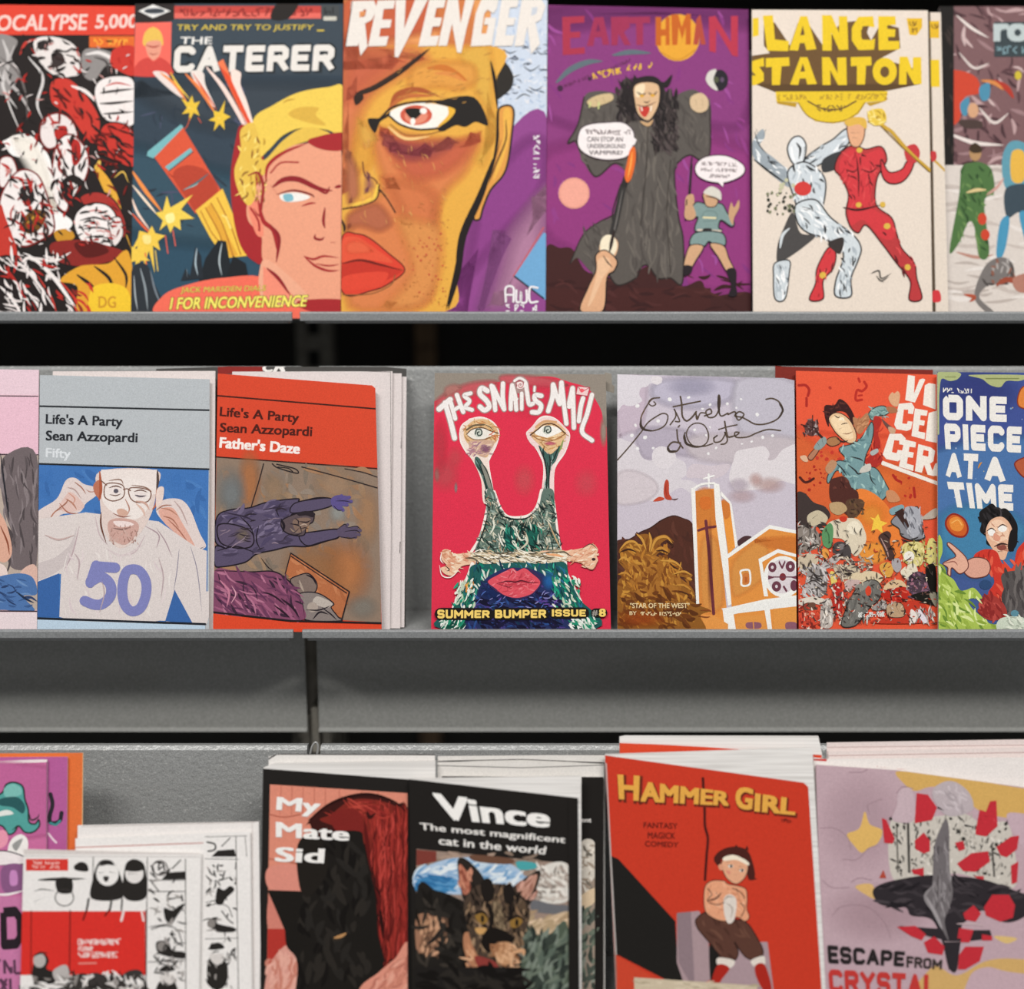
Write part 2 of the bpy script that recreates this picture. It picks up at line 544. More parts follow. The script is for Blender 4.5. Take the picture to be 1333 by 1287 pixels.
def comic(kind, label, group, outline, pl, base, art='', pages=None, thick=0.0025, fwd=0.0, edge=None, cat='comic book', page_px=1.0, ledge='row'):
    """a comic book: its printed cover and the leaves behind it (both stand in plane pl)"""
    if ledge == 'row': ledge = pl.ledge
    if ledge is not None:                                # stand it on the ledge of its tray
        low = max(p[1] for p in outline) - 3
        def seat(p):
            if p[1] < low: return p
            v = p[1]
            for _ in range(40):
                z = pl.hit(p[0], v, fwd).z - (thick + 0.0006) * 0.26 - ledge - 0.0006
                v += z * FPX
            return (p[0], v)
        outline = [seat(p) for p in outline]
        if pages: pages = [seat(p) for p in pages]
    us = [p[0] for p in outline]; vs_ = [p[1] for p in outline]
    base_pt = pl.hit((min(us) + max(us)) / 2, max(vs_), fwd)
    t = thing(kind, base_pt, label, cat, group)
    sheet('cover', outline, pl, base, 0.0004, art, t, fwd, edge)
    pg = pages
    if pg is None:
        cx, cy = sum(us) / len(us), sum(vs_) / len(vs_)
        pg = [(u + (page_px if u < cx else -page_px), v + (page_px if v < cy else 0)) for u, v in outline]
    paper_block(pg, pl, fwd - 0.0006, thick, t)
    return t
# ---------------------------------------------------------------- the setting
DARK = plain('black_painted_panel', (0.03, 0.029, 0.025), 0.75)
FLOORM = plain('grey_vinyl_floor', (0.16, 0.155, 0.15), 0.5, 0.12, 40)
UPR = plain('dark_bronze_steel', (0.30, 0.28, 0.24), 0.5, 0.2, 90, 0.3)
HOLE = plain('slot_shadow_black', (0.004, 0.004, 0.004), 0.9)
WOODM = plain('brown_batten_wood', (0.24, 0.15, 0.08), 0.65, 0.25, 60)
WIREM = plain('bright_wire', (0.42, 0.42, 0.41), 0.35, 0.08, 90, 0.3)

def structure(o):
    o['kind'] = 'structure'
    return o
bm = bmesh.new(); box_bm(bm, (-2.2, 1.30, 0), (2.2, 1.36, 2.7)); structure(bm_obj('wall_back', bm, [DARK]))
bm = bmesh.new(); box_bm(bm, (-2.2, -2.2, -0.05), (2.2, 1.36, 0)); structure(bm_obj('floor', bm, [FLOORM]))

bm = bmesh.new(); box_bm(bm, (-2.2, 1.10, 1.625), (2.2, 1.30, 2.7)); structure(bm_obj('shade_block_1', bm, [DARK]))  # unseen block, added overhead to shade the wall behind the top row

ROW = {}
LEAN = math.radians(13.5)
ROW['top'] = at_depth(W / 2, 402, 1.0)
ROW['mid'] = at_depth(W / 2, 818, 0.95)
ROW['low'] = at_depth(W / 2, 1287, 0.885)
LEDGE = {}
def plane(row, yaw=0.0, pivot=None, fwd=0.0):
    p = Plane(ROW[row], LEAN if row != 'low' else math.radians(15))
    q = p.hit(*pivot) if pivot else p.p
    r = Plane(q + p.n * fwd, LEAN if row != 'low' else math.radians(15), math.radians(yaw))
    r.ledge = LEDGE[row]
    return r

def shelf_tray(label, x0, x1, y_lip, z_lip, y_back, z_top, lip_h, apron=None, apron_x=None):
    """a folded steel tray hung on the uprights: back panel, ledge, lip and, where there is one, the apron below"""
    z_led = z_lip - 0.0075
    t = thing('shelf_tray', ((x0 + x1) / 2, y_back, z_led), label, 'shelf', 'steel comic shelf trays')
    profile_obj('back_panel', [(y_back, z_led), (y_back + 0.006, z_top - 0.004), (y_back + 0.009, z_top - 0.001), (y_back + 0.016, z_top - 0.002), (y_back + 0.016, z_top - 0.012), (y_back + 0.010, z_led)], x0 + 0.004, x1 - 0.004, [STEEL], t)
    profile_obj('ledge', [(y_lip + 0.004, z_led - 0.0025), (y_lip + 0.004, z_led), (y_back - 0.0005, z_led), (y_back - 0.0005, z_led - 0.0025)], x0 + 0.004, x1 - 0.004, [STEEL], t)
    profile_obj('lip', [(y_lip, z_lip - lip_h), (y_lip, z_lip - 0.001), (y_lip + 0.0012, z_lip), (y_lip + 0.0036, z_lip), (y_lip + 0.0036, z_lip - lip_h)], x0, x1, [LIPSTEEL], t, 0.0008)
    if apron:
        ya, zb = apron
        profile_obj('apron', [(ya, zb + 0.003), (ya, z_led - 0.003), (ya + 0.003, z_led - 0.003), (ya + 0.003, zb + 0.002), (ya + 0.008, zb), (ya, zb - 0.0012), (ya - 0.0022, zb), (ya - 0.0014, zb + 0.002)], *apron_x, [APRON], t)
    return t

def xu(u, v, y):
    return at_y(u, v, y).x
def zu(v, y):
    return at_y(W / 2, v, y).z
# top shelf
yl = ROW['top'].y - 0.017
LEDGE['top'] = zu(405.5, yl) - 0.0075
gap_l, gap_r = xu(380, 412, yl), xu(390, 412, yl)
for lab, a, b in (('grey steel shelf tray of the left bay, carrying the top row comics', -0.95, gap_l), ('grey steel shelf tray of the right bay, carrying the top row comics', gap_r, 0.95)):
    shelf_tray(lab, a, b, yl, zu(405.5, yl), ROW['top'].y + 0.076, zu(62, ROW['top'].y + 0.076), zu(405.5, yl) - zu(418, yl))
# middle shelf
yl = ROW['mid'].y - 0.017
LEDGE['mid'] = zu(820, yl) - 0.0075
gap_l, gap_r = xu(380, 826, yl), xu(393, 826, yl)
yb = 0.987
for lab, a, b in (('grey steel shelf tray of the left bay under the middle row, beside the slotted post', -0.95, gap_l + 0.001), ('long grey steel shelf tray of the right bay under the middle row', gap_r, 0.95)):
    shelf_tray(lab, a, b, yl, zu(820, yl), yb, zu(476, yb), zu(820, yl) - zu(831, yl), (0.966, zu(951, 0.966)), (a, xu(398.5, 900, 0.966)) if a < -0.9 else (xu(414, 900, 0.966), b))
# bottom shelf
yl = ROW['low'].y - 0.055
LEDGE['low'] = 0.795
yb = 0.895
for lab, a, b in (('grey steel shelf tray of the left bay, behind the bottom row comics', -0.95, xu(404, 976, yb)), ('grey steel shelf tray of the right bay, behind the bottom row comics', xu(409, 976, yb), 0.95)):
    shelf_tray(lab, a, b, yl, LEDGE['low'] + 0.0075, yb, zu(974, yb), 0.012)

# slotted upright between the bays
xc = xu(408, 440, 1.225)
t = thing('slotted_upright', (xc, 1.235, 0.0), 'dark slotted steel post between the two shelf bays', 'post')
bm = bmesh.new()
box_bm(bm, (xc - 0.0185, 1.225, 0.0), (xc + 0.0185, 1.255, 2.3), 0.002)
bm_obj('post', bm, [UPR], t)
for k in range(8, 40):
    z = zu(425, 1.225) - 0.0335 * (k - 20)
    bm = bmesh.new(); box_bm(bm, (xc - 0.006, 1.2238, z - 0.0085), (xc + 0.006, 1.2251, z + 0.0085))
    bm_obj('slot', bm, [HOLE], t)
# wooden batten further back
xw = xu(553, 440, 1.28)
bm = bmesh.new(); box_bm(bm, (xw - 0.011, 1.28, 0.0), (xw + 0.011, 1.3, 2.3), 0.001)
o = bm_obj('wooden_batten', bm, [WOODM]); o['label'] = 'narrow brown wooden batten upright in the dark gaps behind the shelves'; o['category'] = 'batten'
# arm and wire loop at the foot of the slot between the aprons
p = at_y(407, 958, 0.965)
bm = bmesh.new()
box_bm(bm, (p.x - 0.003, 0.976, p.z - 0.02), (p.x + 0.004, 1.225, p.z + 0.022), 0.001)
box_bm(bm, (p.x - 0.022, 0.985, p.z - 0.016), (p.x + 0.022, 0.995, p.z + 0.012), 0.001)
o = bm_obj('shelf_bracket', bm, [UPR]); o['label'] = 'dark steel shelf bracket in the slot between the middle trays'; o['category'] = 'bracket'
def tube(name, pts, r, mats, parent=None):
    cu = bpy.data.curves.new(name, 'CURVE'); cu.dimensions = '3D'; cu.bevel_depth = r; cu.bevel_resolution = 3
    s = cu.splines.new('POLY'); s.points.add(len(pts) - 1)
    for q, v in zip(s.points, pts): q.co = (*v, 1)
    o = bpy.data.objects.new(name, cu); SC.collection.objects.link(o)
    dg = bpy.context.evaluated_depsgraph_get()
    me = bpy.data.meshes.new_from_object(o.evaluated_get(dg)); bpy.data.objects.remove(o)
    return link(name, me, mats, parent)
lp = [at_y(u, v, 0.889) for u, v in spline([(403, 985), (406, 972), (411, 966), (414, 972), (412, 986)], False)]
o = tube('wire_loop', lp, 0.0009, [WIREM]); o['label'] = 'small bright wire loop sticking up beside the slot between the bottom trays'; o['category'] = 'wire'
# ---------------------------------------------------------------- top row
TOP = plane('top')
comic('comic_book', 'comic of black, white and red battling figures, leftmost on the top shelf', 'top shelf comics',
 [(-95, 5), (175.5, 8), (171.5, 414), (-99, 414)], TOP, '241e1d', '''
@ 0 0 2.683
R dd4432 -280 10 475 122
T eecdc4 0.03 -88,54 306,50 300,104 -96,108 APOCALYPSE
T eecdc4 0.03 338,52 482,50 476,104 332,106 5,000
R e06a2c 312 126 470 166
W f0a63c 330,136 452,136 22 1
S 8f8a88 -20,130 60,140 40,200 70,260 20,330 -20,300
B c9c4c2 14 10,140 30,210 10,300 60,380
B b9b3b1 12 50,160 20,260 70,330 110,400
B d8d3d1 10 100,200 150,270 130,360 150,420
B 6b6462 8 0,200 60,250 90,330 95,420
B d6d1ce 6 -10,230 30,360 75,470
S e6deda 120,140 180,128 250,150 280,200 270,255 220,270 170,250 130,200
S 2a2423 130,150 160,140 170,160 140,175
S 3a302f 180,190 215,185 225,220 190,235
B c23a30 10 70,190 90,150 130,135
B b83129 9 255,230 280,250 290,200
S 8f8a88 290,180 340,170 400,190 420,240 370,230 330,280 290,260
B e4dedb 14 300,190 350,185 400,215 408,260
B 4a4443 8 330,200 370,215 380,260
S c8372d 400,170 470,165 470,260 420,250 385,220
SO c93a2f 241e1d 4 180,285 240,275 300,330 350,420 330,500 290,470 240,400 180,360
B f0e6e2 13 250,300 300,320 340,360
B f0e6e2 8 190,310 210,330
B e8837a 7 320,420 330,450
SO efe6e3 241e1d 4 350,280 420,265 470,290 470,430 410,430 360,410 330,330
B 241e1d 9 350,325 400,318 470,310
B 241e1d 9 350,362 400,360 470,352
B 241e1d 8 360,398 410,395 470,390
B c23a30 6 370,300 410,290 460,300
SO c8372d 241e1d 5 360,440 420,430 470,470 470,580 400,560 340,520
B 241e1d 8 380,450 420,500 460,520
SO eadfdc 7a1f1b 6 150,420 200,395 250,420 270,480 220,500 170,520 140,480
S b62c26 190,450 230,440 235,480 200,490
SO f1e9e6 7a1f1b 6 200,500 250,470 300,520 310,580 290,640 250,680 230,740 190,700 180,620
S b62c26 250,490 280,500 280,560 255,575
B 9c2621 9 215,520 205,580 230,620
S 241e1d 210,650 250,610 300,640 310,700 270,740 240,720
B f1e9e6 12 235,640 265,650 255,690
SO f4eeeb 241e1d 3 10,500 60,480 110,490 160,540 170,620 150,560
S f7f2ef 20,490 100,470 170,545 185,640 190,720 250,770 240,800 190,815 180,740 140,620 100,560 40,540
G f6efe4 0.9 30 30,480 120,480 180,600 200,740 150,700 90,600
SO eee5e2 7a1f1b 5 0,560 40,550 60,600 40,640 0,650
B b62c26 12 5,570 30,590 20,620
SO f0e8e5 7a1f1b 6 60,600 130,610 170,700 190,800 140,840 80,860 20,820 0,700
S 2a2423 70,660 110,650 120,700 90,720
B 241e1d 8 60,620 90,640 130,630
S 6d4a1e 80,770 120,730 160,750 140,800 95,815
B c99a3a 8 95,780 125,755 150,765
S e3a93b 330,580 370,610 410,680 430,760 440,820 460,870 420,760 370,680
B edc25a 6 330,590 350,560 340,620
B edc25a 5 400,620 430,600 450,640
S c98f2e 190,810 240,800 260,830 210,850
SO a8342e 241e1d 5 280,690 340,670 400,700 440,780 430,830 380,760 320,740
SO f2eae7 241e1d 5 270,740 320,710 380,720 410,770 400,850 340,870 290,850 260,790
B 241e1d 7 280,770 330,760 385,775
B 241e1d 7 290,800 340,795 395,805
B 241e1d 6 300,830 345,825 390,838
B c97a74 6 300,740 340,735 380,750
SO e9dfdb 241e1d 4 380,770 420,760 430,820 400,860 385,810
S c13a2f 0,720 20,760 60,880 20,890 -20,880
S 8b2a25 180,850 300,840 440,880 430,900 300,930 200,910
S 5a1a17 260,850 340,845 380,880 300,900
B e8dedb 10 20,900 80,930 140,1000 200,1090
B f0e8e5 14 60,930 110,900 180,960 240,1040 280,1100
B b62c26 8 10,920 60,990 110,1080
B f0e8e5 11 0,1000 40,1040 80,1110
B e8dedb 12 120,900 190,910 250,880
B c23a30 7 130,960 180,1040 200,1100
B f0e8e5 10 80,1000 130,1060 150,1110
B c23a30 9 210,980 260,1040 290,1090
X f0e8e5,b62c26,241e1d,e8dedb 5 90 0,880 250,1090 50 8 50 50
S e0a133 210,980 280,930 380,920 450,880 460,1090 280,1090 270,1000
B 241e1d 14 270,960 320,1000 350,1060
B 241e1d 12 330,930 380,970 400,1020
B 241e1d 10 400,900 440,960 440,1010
S f0c534 330,1000 400,990 450,1020 450,1100 320,1100 310,1050
T c98f2e 0.02 345,1035 405,1035 405,1075 345,1075 DG
X c8372d,8b2a25 9 10 260,1000 320,1090 50 9 60 30
X 241e1d,241e1d,b62c26 12 130 0,130 460,860 30 6 60 80
X e8dedb,d9a09a,e8dedb 13 70 0,130 460,860 26 5 40 80
X b62c26,7a1f1b 14 50 60,380 440,860 36 7 70 60
X 241e1d,3a2a28,b62c26 15 60 20,610 190,860 44 9 60 50 60,600 130,610 170,700 190,800 140,840 80,860 20,820 0,700
X 241e1d,3a2a28,8b2a25 16 50 180,470 310,740 44 9 80 40 200,500 250,470 300,520 310,580 290,640 230,740 190,700 180,620
X 241e1d,3a2a28 17 26 120,130 280,270 34 8 20 50 120,140 180,128 250,150 280,200 220,270 130,200
X 241e1d,5a1a17 18 30 180,280 350,500 50 8 50 30 180,285 300,330 350,420 330,500 240,400
X 241e1d,5a1a17 19 26 340,440 470,580 50 8 30 30
X 241e1d,c97a74,b62c26 24 40 270,720 410,870 30 6 20 40 270,740 320,710 400,770 400,850 290,850
''')
comic('comic_book', 'dark blue comic with a blond square-jawed hero and a falling red rocket', 'top shelf comics',
 [(175.5, 5), (447, 5), (443.5, 414), (170.5, 414)], TOP, '3b4650', '''
@ 160 0 3.0633
R 34424f -20 300 900 700
R 2f4d60 -20 700 900 1290
G 36505f 1 80 -40,560 300,620 700,760 700,1000 -40,950
G 3e4750 0.9 90 60,300 900,300 900,500 400,560 60,420
X 2c3744,4a4f66,2a3540 3 60 50,310 480,900 60 9 40 60
S 2b2524 25,15 200,15 198,80 25,84
P e6e4e0 62,44 120,18 190,44 120,72
E 7c8088 126 44 42 12
S 3a3f45 90,40 150,36 160,48 100,52
R c0453d 205 24 790 74
R e0685c 205 52 790 74
W 8b2e2a 230,34 770,32 30 2
S 26211f 620,10 700,8 660,74 590,74
R 44484a 792 20 862 80
R c9c6ba 800 66 852 82
W 222426 806,30 850,30 26 3
P ef6a5c 50,92 194,88 190,300 44,304
S e6bb58 88,130 120,108 152,130 160,180 130,170 100,185 80,175
S e59b83 95,170 150,165 148,215 122,240 98,215
B a5362d 6 92,180 122,188 150,180
B a5362d 4 105,212 122,218 140,212
S cf4740 60,250 100,230 122,245 150,230 190,260 190,300 45,302
T d8bf4c 0.01 218,98 762,98 756,126 214,128 TRY_AND_TRY_TO_JUSTIFY
L d8bf4c 6 776,122 800,122
T ece9e4 0.02 232,148 356,148 354,176 228,178 THE
K 2a2f33 0.36 200,176 854,170 846,290 192,298 CATERER
K e6e0d9 0.25 208,184 846,178 838,282 200,290 CATERER
P ef7a4f 378,250 400,236 560,600 545,606
B f7d9cf 18 335,270 400,350 470,470 510,560
S f6ddd2 430,290 470,290 470,340 500,420 540,580 470,440
P e2502f 384,262 424,300 566,612 556,618
S ead9d2 120,290 170,290 200,330 240,390 190,360
B ef8f4a 12 150,290 210,340 262,420
B f2c94e 8 190,290 220,340 270,400
S e9dcd4 270,290 320,290 330,340 370,430 330,390
B ef8347 14 250,295 310,360 380,470
B d95d3a 8 280,295 330,370 375,440
P e9c23f 232,392 262,410 276,380 284,412 308,404 294,432 306,462 282,450 262,492 266,450 236,456 256,430
P e9c23f 360,440 384,448 408,400 402,452 430,466 404,482 406,518 386,494 362,524 370,486 342,480 366,466
B f6e48a 8 262,430 280,436
B f6e48a 8 378,470 394,474
C c65a44 4 268,470 258,500 246,516
C c65a44 4 300,470 312,490
# rocket
P d9573a 122,622 240,508 392,760 290,852
B a33a28 8 180,690 250,750 290,830
S b7432f 200,700 250,660 330,680 380,760 300,840 260,800
P 79b5ba 96,622 100,604 232,496 242,508 122,632
P 79b5ba 168,666 270,590 278,604 184,680
L 2f4148 4 184,682 280,606
B 4a6a70 8 240,760 300,725 345,690
B 96b2b0 5 245,756 290,738 300,728
P f0c24a 290,840 398,752 470,930 498,1020 404,1030 350,950
P e2a63a 330,830 350,812 460,1018 430,1026
C b3702a 5 330,830 384,930 410,1020
C b3702a 5 352,810 400,900 440,1020
C b3702a 5 376,790 430,900 470,1015
C b3702a 4 310,840 350,920 380,960
L f7da7a 8 398,860 412,866 430,910
# explosions left
B ef9049 16 36,680 90,760 160,850
B f6e0c8 10 40,740 90,800 140,860
P f0ce54 130,850 160,842 176,780 190,828 280,776 232,836 286,872 228,876 232,918 204,900 190,930 176,894 146,920 160,880
S f8ec9c 170,860 200,850 206,880 180,890
B e2603c 10 36,850 80,900 130,950
B f6d9c8 10 36,790 60,850 110,920
P efc84e 66,920 100,930 116,900 130,930 170,940 140,962 150,1000 120,980 128,1090 104,1000 86,1060 80,990 44,1040 60,980 34,1000 60,950
S f5e08a 80,940 110,940 110,970 86,970
C d46052 5 170,940 180,1010
C d46052 5 200,920 210,980
C d4b862 5 130,1000 140,1080
C e07a48 6 90,1010 96,1080
P efc84e 30,980 70,1000 90,970 84,1020 110,1040 70,1040 56,1090 50,1040 26,1050
# rocks
S 2d3238 30,1100 60,1050 100,1060 120,1120 150,1180 180,1260 20,1260
B 8b949a 9 70,1070 90,1150 100,1240
B 747d86 8 110,1080 130,1160 160,1230
B a9b0b4 6 45,1100 50,1180 60,1240
P 1f2429 300,1130 330,1030 380,958 412,962 430,1060 410,1120 
P 262c33 232,1120 250,1070 268,1100 290,984 312,1020 320,1110
B a5b6bf 7 296,990 290,1050 300,1100
B 8ca0ac 6 255,1075 258,1110
B aeb9bd 7 395,970 385,1040 395,1100
P 1d2024 410,1110 440,1020 490,1050 500,1100
# cloak
S ef6d58 160,1180 260,1135 400,1108 560,1112 560,1260 150,1260
S ef6d58 540,1100 740,1220 740,1280 500,1280
# hair shadow
S a5282c 470,500 520,520 560,620 560,780 560,1030 520,1040 470,980 440,860 430,700 450,560
# face
S e89f80 560,700 600,620 680,580 780,570 870,590 870,1200 740,1200 640,1130 560,1040 552,940 500,880 500,800
P e89f80 560,640 870,580 870,1198 560,1040
S eaa88a 556,1040 640,1080 740,1198 560,1198
P ef8d74 560,1060 700,1198 560,1198
S a5282c 700,1200 880,1196 880,1250 740,1240
S ee8a70 500,820 540,800 556,880 560,940 530,930
C a5282c 8 510,830 540,880 545,920
# hair
S ecc956 520,480 600,420 700,370 820,348 880,352 880,540 820,520 720,510 640,540 580,600 540,620
S d9ae46 700,430 780,430 770,460 810,500 740,490 660,460
B b98a32 6 640,410 660,400 690,396
S e4bd50 470,520 520,490 545,560 560,640 640,560 720,510 800,520 860,560 760,560 660,590 590,650 560,700 530,690 530,780 500,820 460,760 445,680 470,600
X b88a30,f4dc7a,8d5a28,f2d870 8 46 455,530 570,800 36 7 110 50
B a5282c 14 570,720 580,660 640,610 740,570
S a5282c 760,550 880,530 880,596 800,598 740,570
B 9a2a2c 12 500,700 540,690 560,740 555,800 545,860 520,830
B a5282c 18 540,800 560,880 600,920 615,1000
B 8e2128 16 590,900 622,950 612,1050
B 8e2128 14 575,1070 620,1110 670,1180
B 8e2128 22 600,745 640,718 700,716 780,752 838,762
B 8e2128 9 780,760 812,770 826,742
C a5282c 6 590,690 630,650 700,648
B 8e2128 13 845,748 862,744 872,742
B f4f0ea 22 640,790 690,785 740,792
S eeeae4 630,776 690,768 746,784 720,800 660,806 632,796
S 7fb6c4 640,778 672,774 680,798 650,804
B 7a2126 8 614,776 680,760 750,776 764,790
B a5282c 8 715,822 745,812 772,810
B a5282c 5 590,740 620,780
B 8e2128 12 806,830 800,880 806,912
B 8e2128 10 768,936 766,950 790,956 806,944
B a5282c 8 830,968 850,966
B a5282c 9 722,1022 760,1034 800,1022 862,1028
B a5282c 10 726,1026 770,1062 820,1080 864,1078
B a5282c 6 770,1052 820,1060 864,1054
T e2c85a 0.02 236,1146 572,1138 568,1166 230,1174 outline=5e2a24:0.03 JACK_MARSDEN_DIALS
T f5e66a 0.035 196,1188 738,1178 728,1222 188,1234 outline=5a4a22:0.05 I_FOR_INCONVENIENCE
''')
comic('comic_book', 'comic filled by a giant orange face with a red eye and red lips', 'top shelf comics',
 [(448, 1), (712.5, 1), (710, 414), (444.5, 414)], TOP, 'e0985a', '''
@ 430 0 3.0633
# sky and coat on the right
R c9d3e2 640 0 880 530
X a9bad2,dfe3ea,9db2cf,e6e4e6 21 130 660,20 870,500 22 6 20 80
X 5a6274,434a58 22 30 690,180 870,380 26 5 10 30
B 343a44 5 690,200 715,216 745,206
B 343a44 5 770,268 800,286 840,262
B 343a44 5 700,290 725,310 760,300
B 343a44 5 790,350 820,364 850,346
B 343a44 5 740,400 770,380 800,390
B 3c424e 4 820,200 840,220 866,212
S 8f4689 720,520 870,490 870,1240 440,1240 560,880 700,700
G 8a3f84 1 68 560,760 760,540 880,560 880,760 700,980 520,1180 480,1240 540,900
G b4809f 0.9 94 700,900 880,720 880,1080 740,1240 600,1240 640,1080
G 9c5a96 0.7 54 640,1000 700,920 640,1240 560,1240
P 6fa5cf 734,1104 850,930 880,940 880,1200 850,1196
C c05a5e 5 730,1104 790,1010 850,910
L 2b2f3c 7 734,1104 850,1192
# hair knob
S 2b2723 640,240 690,245 728,300 724,350 690,385 655,390
# ear
SO dd9a48 2a2320 8 668,450 700,424 730,440 726,520 700,680 640,760 610,830 596,876 572,872 590,800 640,690 668,560
S e8b04c 690,450 716,440 718,520 690,640 650,720 690,560
B 5c3a22 7 700,480 700,560 660,660 630,740
B 8a5a2a 5 680,560 650,660 620,730
# face
S e2a846 55,190 660,190 660,330 668,450 664,560 640,680 580,830 530,960 505,1100 470,1240 30,1240 30,190
G dd7f52 1 81 40,170 330,160 420,250 300,330 180,420 130,560 140,680 60,760 0,760 0,170
G cf6a4c 0.8 94 40,190 260,190 320,260 200,360 110,440 20,420 20,190
G de8450 0.9 54 130,520 240,520 400,580 560,530 620,560 560,700 470,800 440,960 440,1100 380,1240 60,1240 60,860 180,760 160,640
G d77a4a 0.9 68 190,700 330,700 440,760 450,900 400,1000 300,960 240,830
G e79a55 0.8 54 240,860 440,880 470,1010 430,1180 330,1260 180,1230 300,1080
G d0684a 0.8 54 180,500 300,520 500,540 610,520 560,640 460,720 330,740 240,660
G b35a52 0.9 61 200,520 330,560 480,540 520,580 400,660 280,640 210,600
G a34b52 0.75 54 215,560 330,570 430,590 340,660 250,640
G e8b650 0.8 40 500,200 655,190 655,560 620,680 560,640 630,520 570,390 540,330
G e8a844 0.8 47 120,480 180,520 190,640 150,700 60,700 80,560
G e8b050 0.8 35 100,470 160,490 200,560 150,600 110,580
G e6a04a 0.9 40 330,250 560,240 600,330 520,380 420,370 300,390
B c8732f 26 390,276 450,274 500,296 548,328
B d98a45 18 420,296 480,300 540,330
# title
G c9613f 0.9 40 60,-20 460,-20 470,110 300,170 60,190
G d97f48 0.8 40 400,-20 560,-20 580,180 440,180
# eye
B a8542c 24 240,430 270,380 350,362 440,390
B c06a38 18 230,440 300,390 420,386
S f2ece2 232,458 290,425 390,415 490,440 470,480 420,512 340,516 270,490
S e8b23c 470,430 500,442 470,486 430,506 470,462
E cc5a44 343 463 64 40
E e08a70 343 467 46 30
S 1c1a18 300,440 350,436 366,452 340,478 316,470
E f3eee6 330 488 10 14
E f3eee6 372 446 14 12
S 211d1b 420,412 570,390 630,500 580,490 540,510 500,504 450,528 430,516 478,478 496,438
S 211d1b 150,480 200,474 240,450 230,470 200,490 178,534
C 2a211c 9 200,476 250,432 330,412 430,408 500,400
C 2a211c 8 235,465 280,500 350,520 430,516
B f0c884 12 232,510 300,556 400,548
C 8c5a30 4 240,500 300,540 380,540 440,528
# brow
B 2f211b 22 105,408 112,380 180,352 280,290 350,236 400,196
S 2f211b 95,390 120,372 134,396 104,424
B 3a2a22 7 110,385 240,310 400,195
# nose
C 7a4a2a 6 130,650 140,700 180,720 200,770
C 2f211b 6 200,760 230,800 260,850
B efc34e 18 190,740 175,790 120,815 60,820
C 2f211b 6 196,740 185,795 130,822 52,836
G b97050 0.9 32 56,600 110,640 130,740 120,800 60,820
G 9a5a68 0.6 27 140,680 180,720 180,760 130,780
G b9694a 0.9 35 60,850 170,800 230,830 260,900 200,940 120,920 60,930
B 2f211b 12 48,880 58,910 54,930
# lips
SO d9422f 5a221a 5 48,950 110,936 160,954 230,1010 298,1076 240,1130 170,1160 50,1168
S e0553a 50,960 110,948 190,1000 250,1050 160,1040 50,1050
G ee6a48 0.8 19 60,970 120,955 180,1000 150,1020 70,1020
S c23527 50,1058 130,1046 220,1068 290,1080 220,1120 140,1126 50,1130
S dc4733 50,1110 130,1090 230,1090 200,1140 120,1156 50,1160
B 6a1c16 10 46,1054 120,1040 200,1058 294,1082
C 8a5a34 4 50,1178 160,1174 240,1140 260,1100
# jaw and freckles
B 1f1917 14 640,250 656,330 668,450
C 1f1917 10 668,450 664,570 640,690 590,800 530,930
B 1f1917 30 650,640 600,780 530,940 508,1090 470,1240
B 1f1917 20 520,960 505,1080 462,1240
D a4602e,b8703a 23 110 280,790 470,1230 1.4 3.2
D c0523a 24 40 330,930 450,1220 2 5
X c9924a,d9a050 25 50 250,200 640,420 30 2.5 160 20
X c8804a,e0a860 26 60 120,560 470,900 30 2.5 60 30
# signature marks
L e8e6ea 2 800,720 800,720
W e9dfe6 834,534 834,722 24 4
C efeaec 8 700,1205 700,1150 730,1150 730,1205
L efeaec 7 700,1178 730,1178
C efeaec 8 742,1160 742,1205 760,1200 760,1165 760,1205 782,1205 782,1160
C efeaec 8 826,1150 796,1150 796,1205 826,1205
W efeaec 700,1218 828,1218 24 5
# title lettering
@ 430 0 3.0633
P e6ded6 90,12 140,12 130,60 112,188 62,190
P e6ded6 86,10 176,8 188,40 168,84 140,100 150,190 122,228 104,110 112,84 140,70 146,44 82,44
P e6ded6 190,8 260,6 254,40 214,42 208,84 246,84 240,116 202,118 196,152 234,150 224,188 152,190
P e6ded6 262,6 302,4 296,120 340,2 392,0 272,234 258,232
P e6ded6 396,2 462,0 454,36 424,38 416,76 446,76 438,110 408,112 400,150 436,148 424,188 352,190
P e6ded6 470,0 510,0 520,100 540,0 576,0 546,110 522,216 506,214 486,100 466,188 430,188
P e6ded6 604,0 672,0 664,40 650,60 628,44 614,60 602,140 622,140 630,104 612,104 618,76 662,76 644,186 560,190 580,60
P e6ded6 684,0 752,0 746,34 716,36 710,76 738,76 732,106 704,108 698,146 736,146 726,188 654,190
P e6ded6 764,0 840,0 858,30 840,84 818,96 836,180 800,222 786,110 770,188 734,190
P d98d56 118,52 142,50 138,68 118,76
P c6cbd4 804,36 826,34 822,60 800,70
C 3a2a24 3 90,12 62,190
''', fwd=0.002)
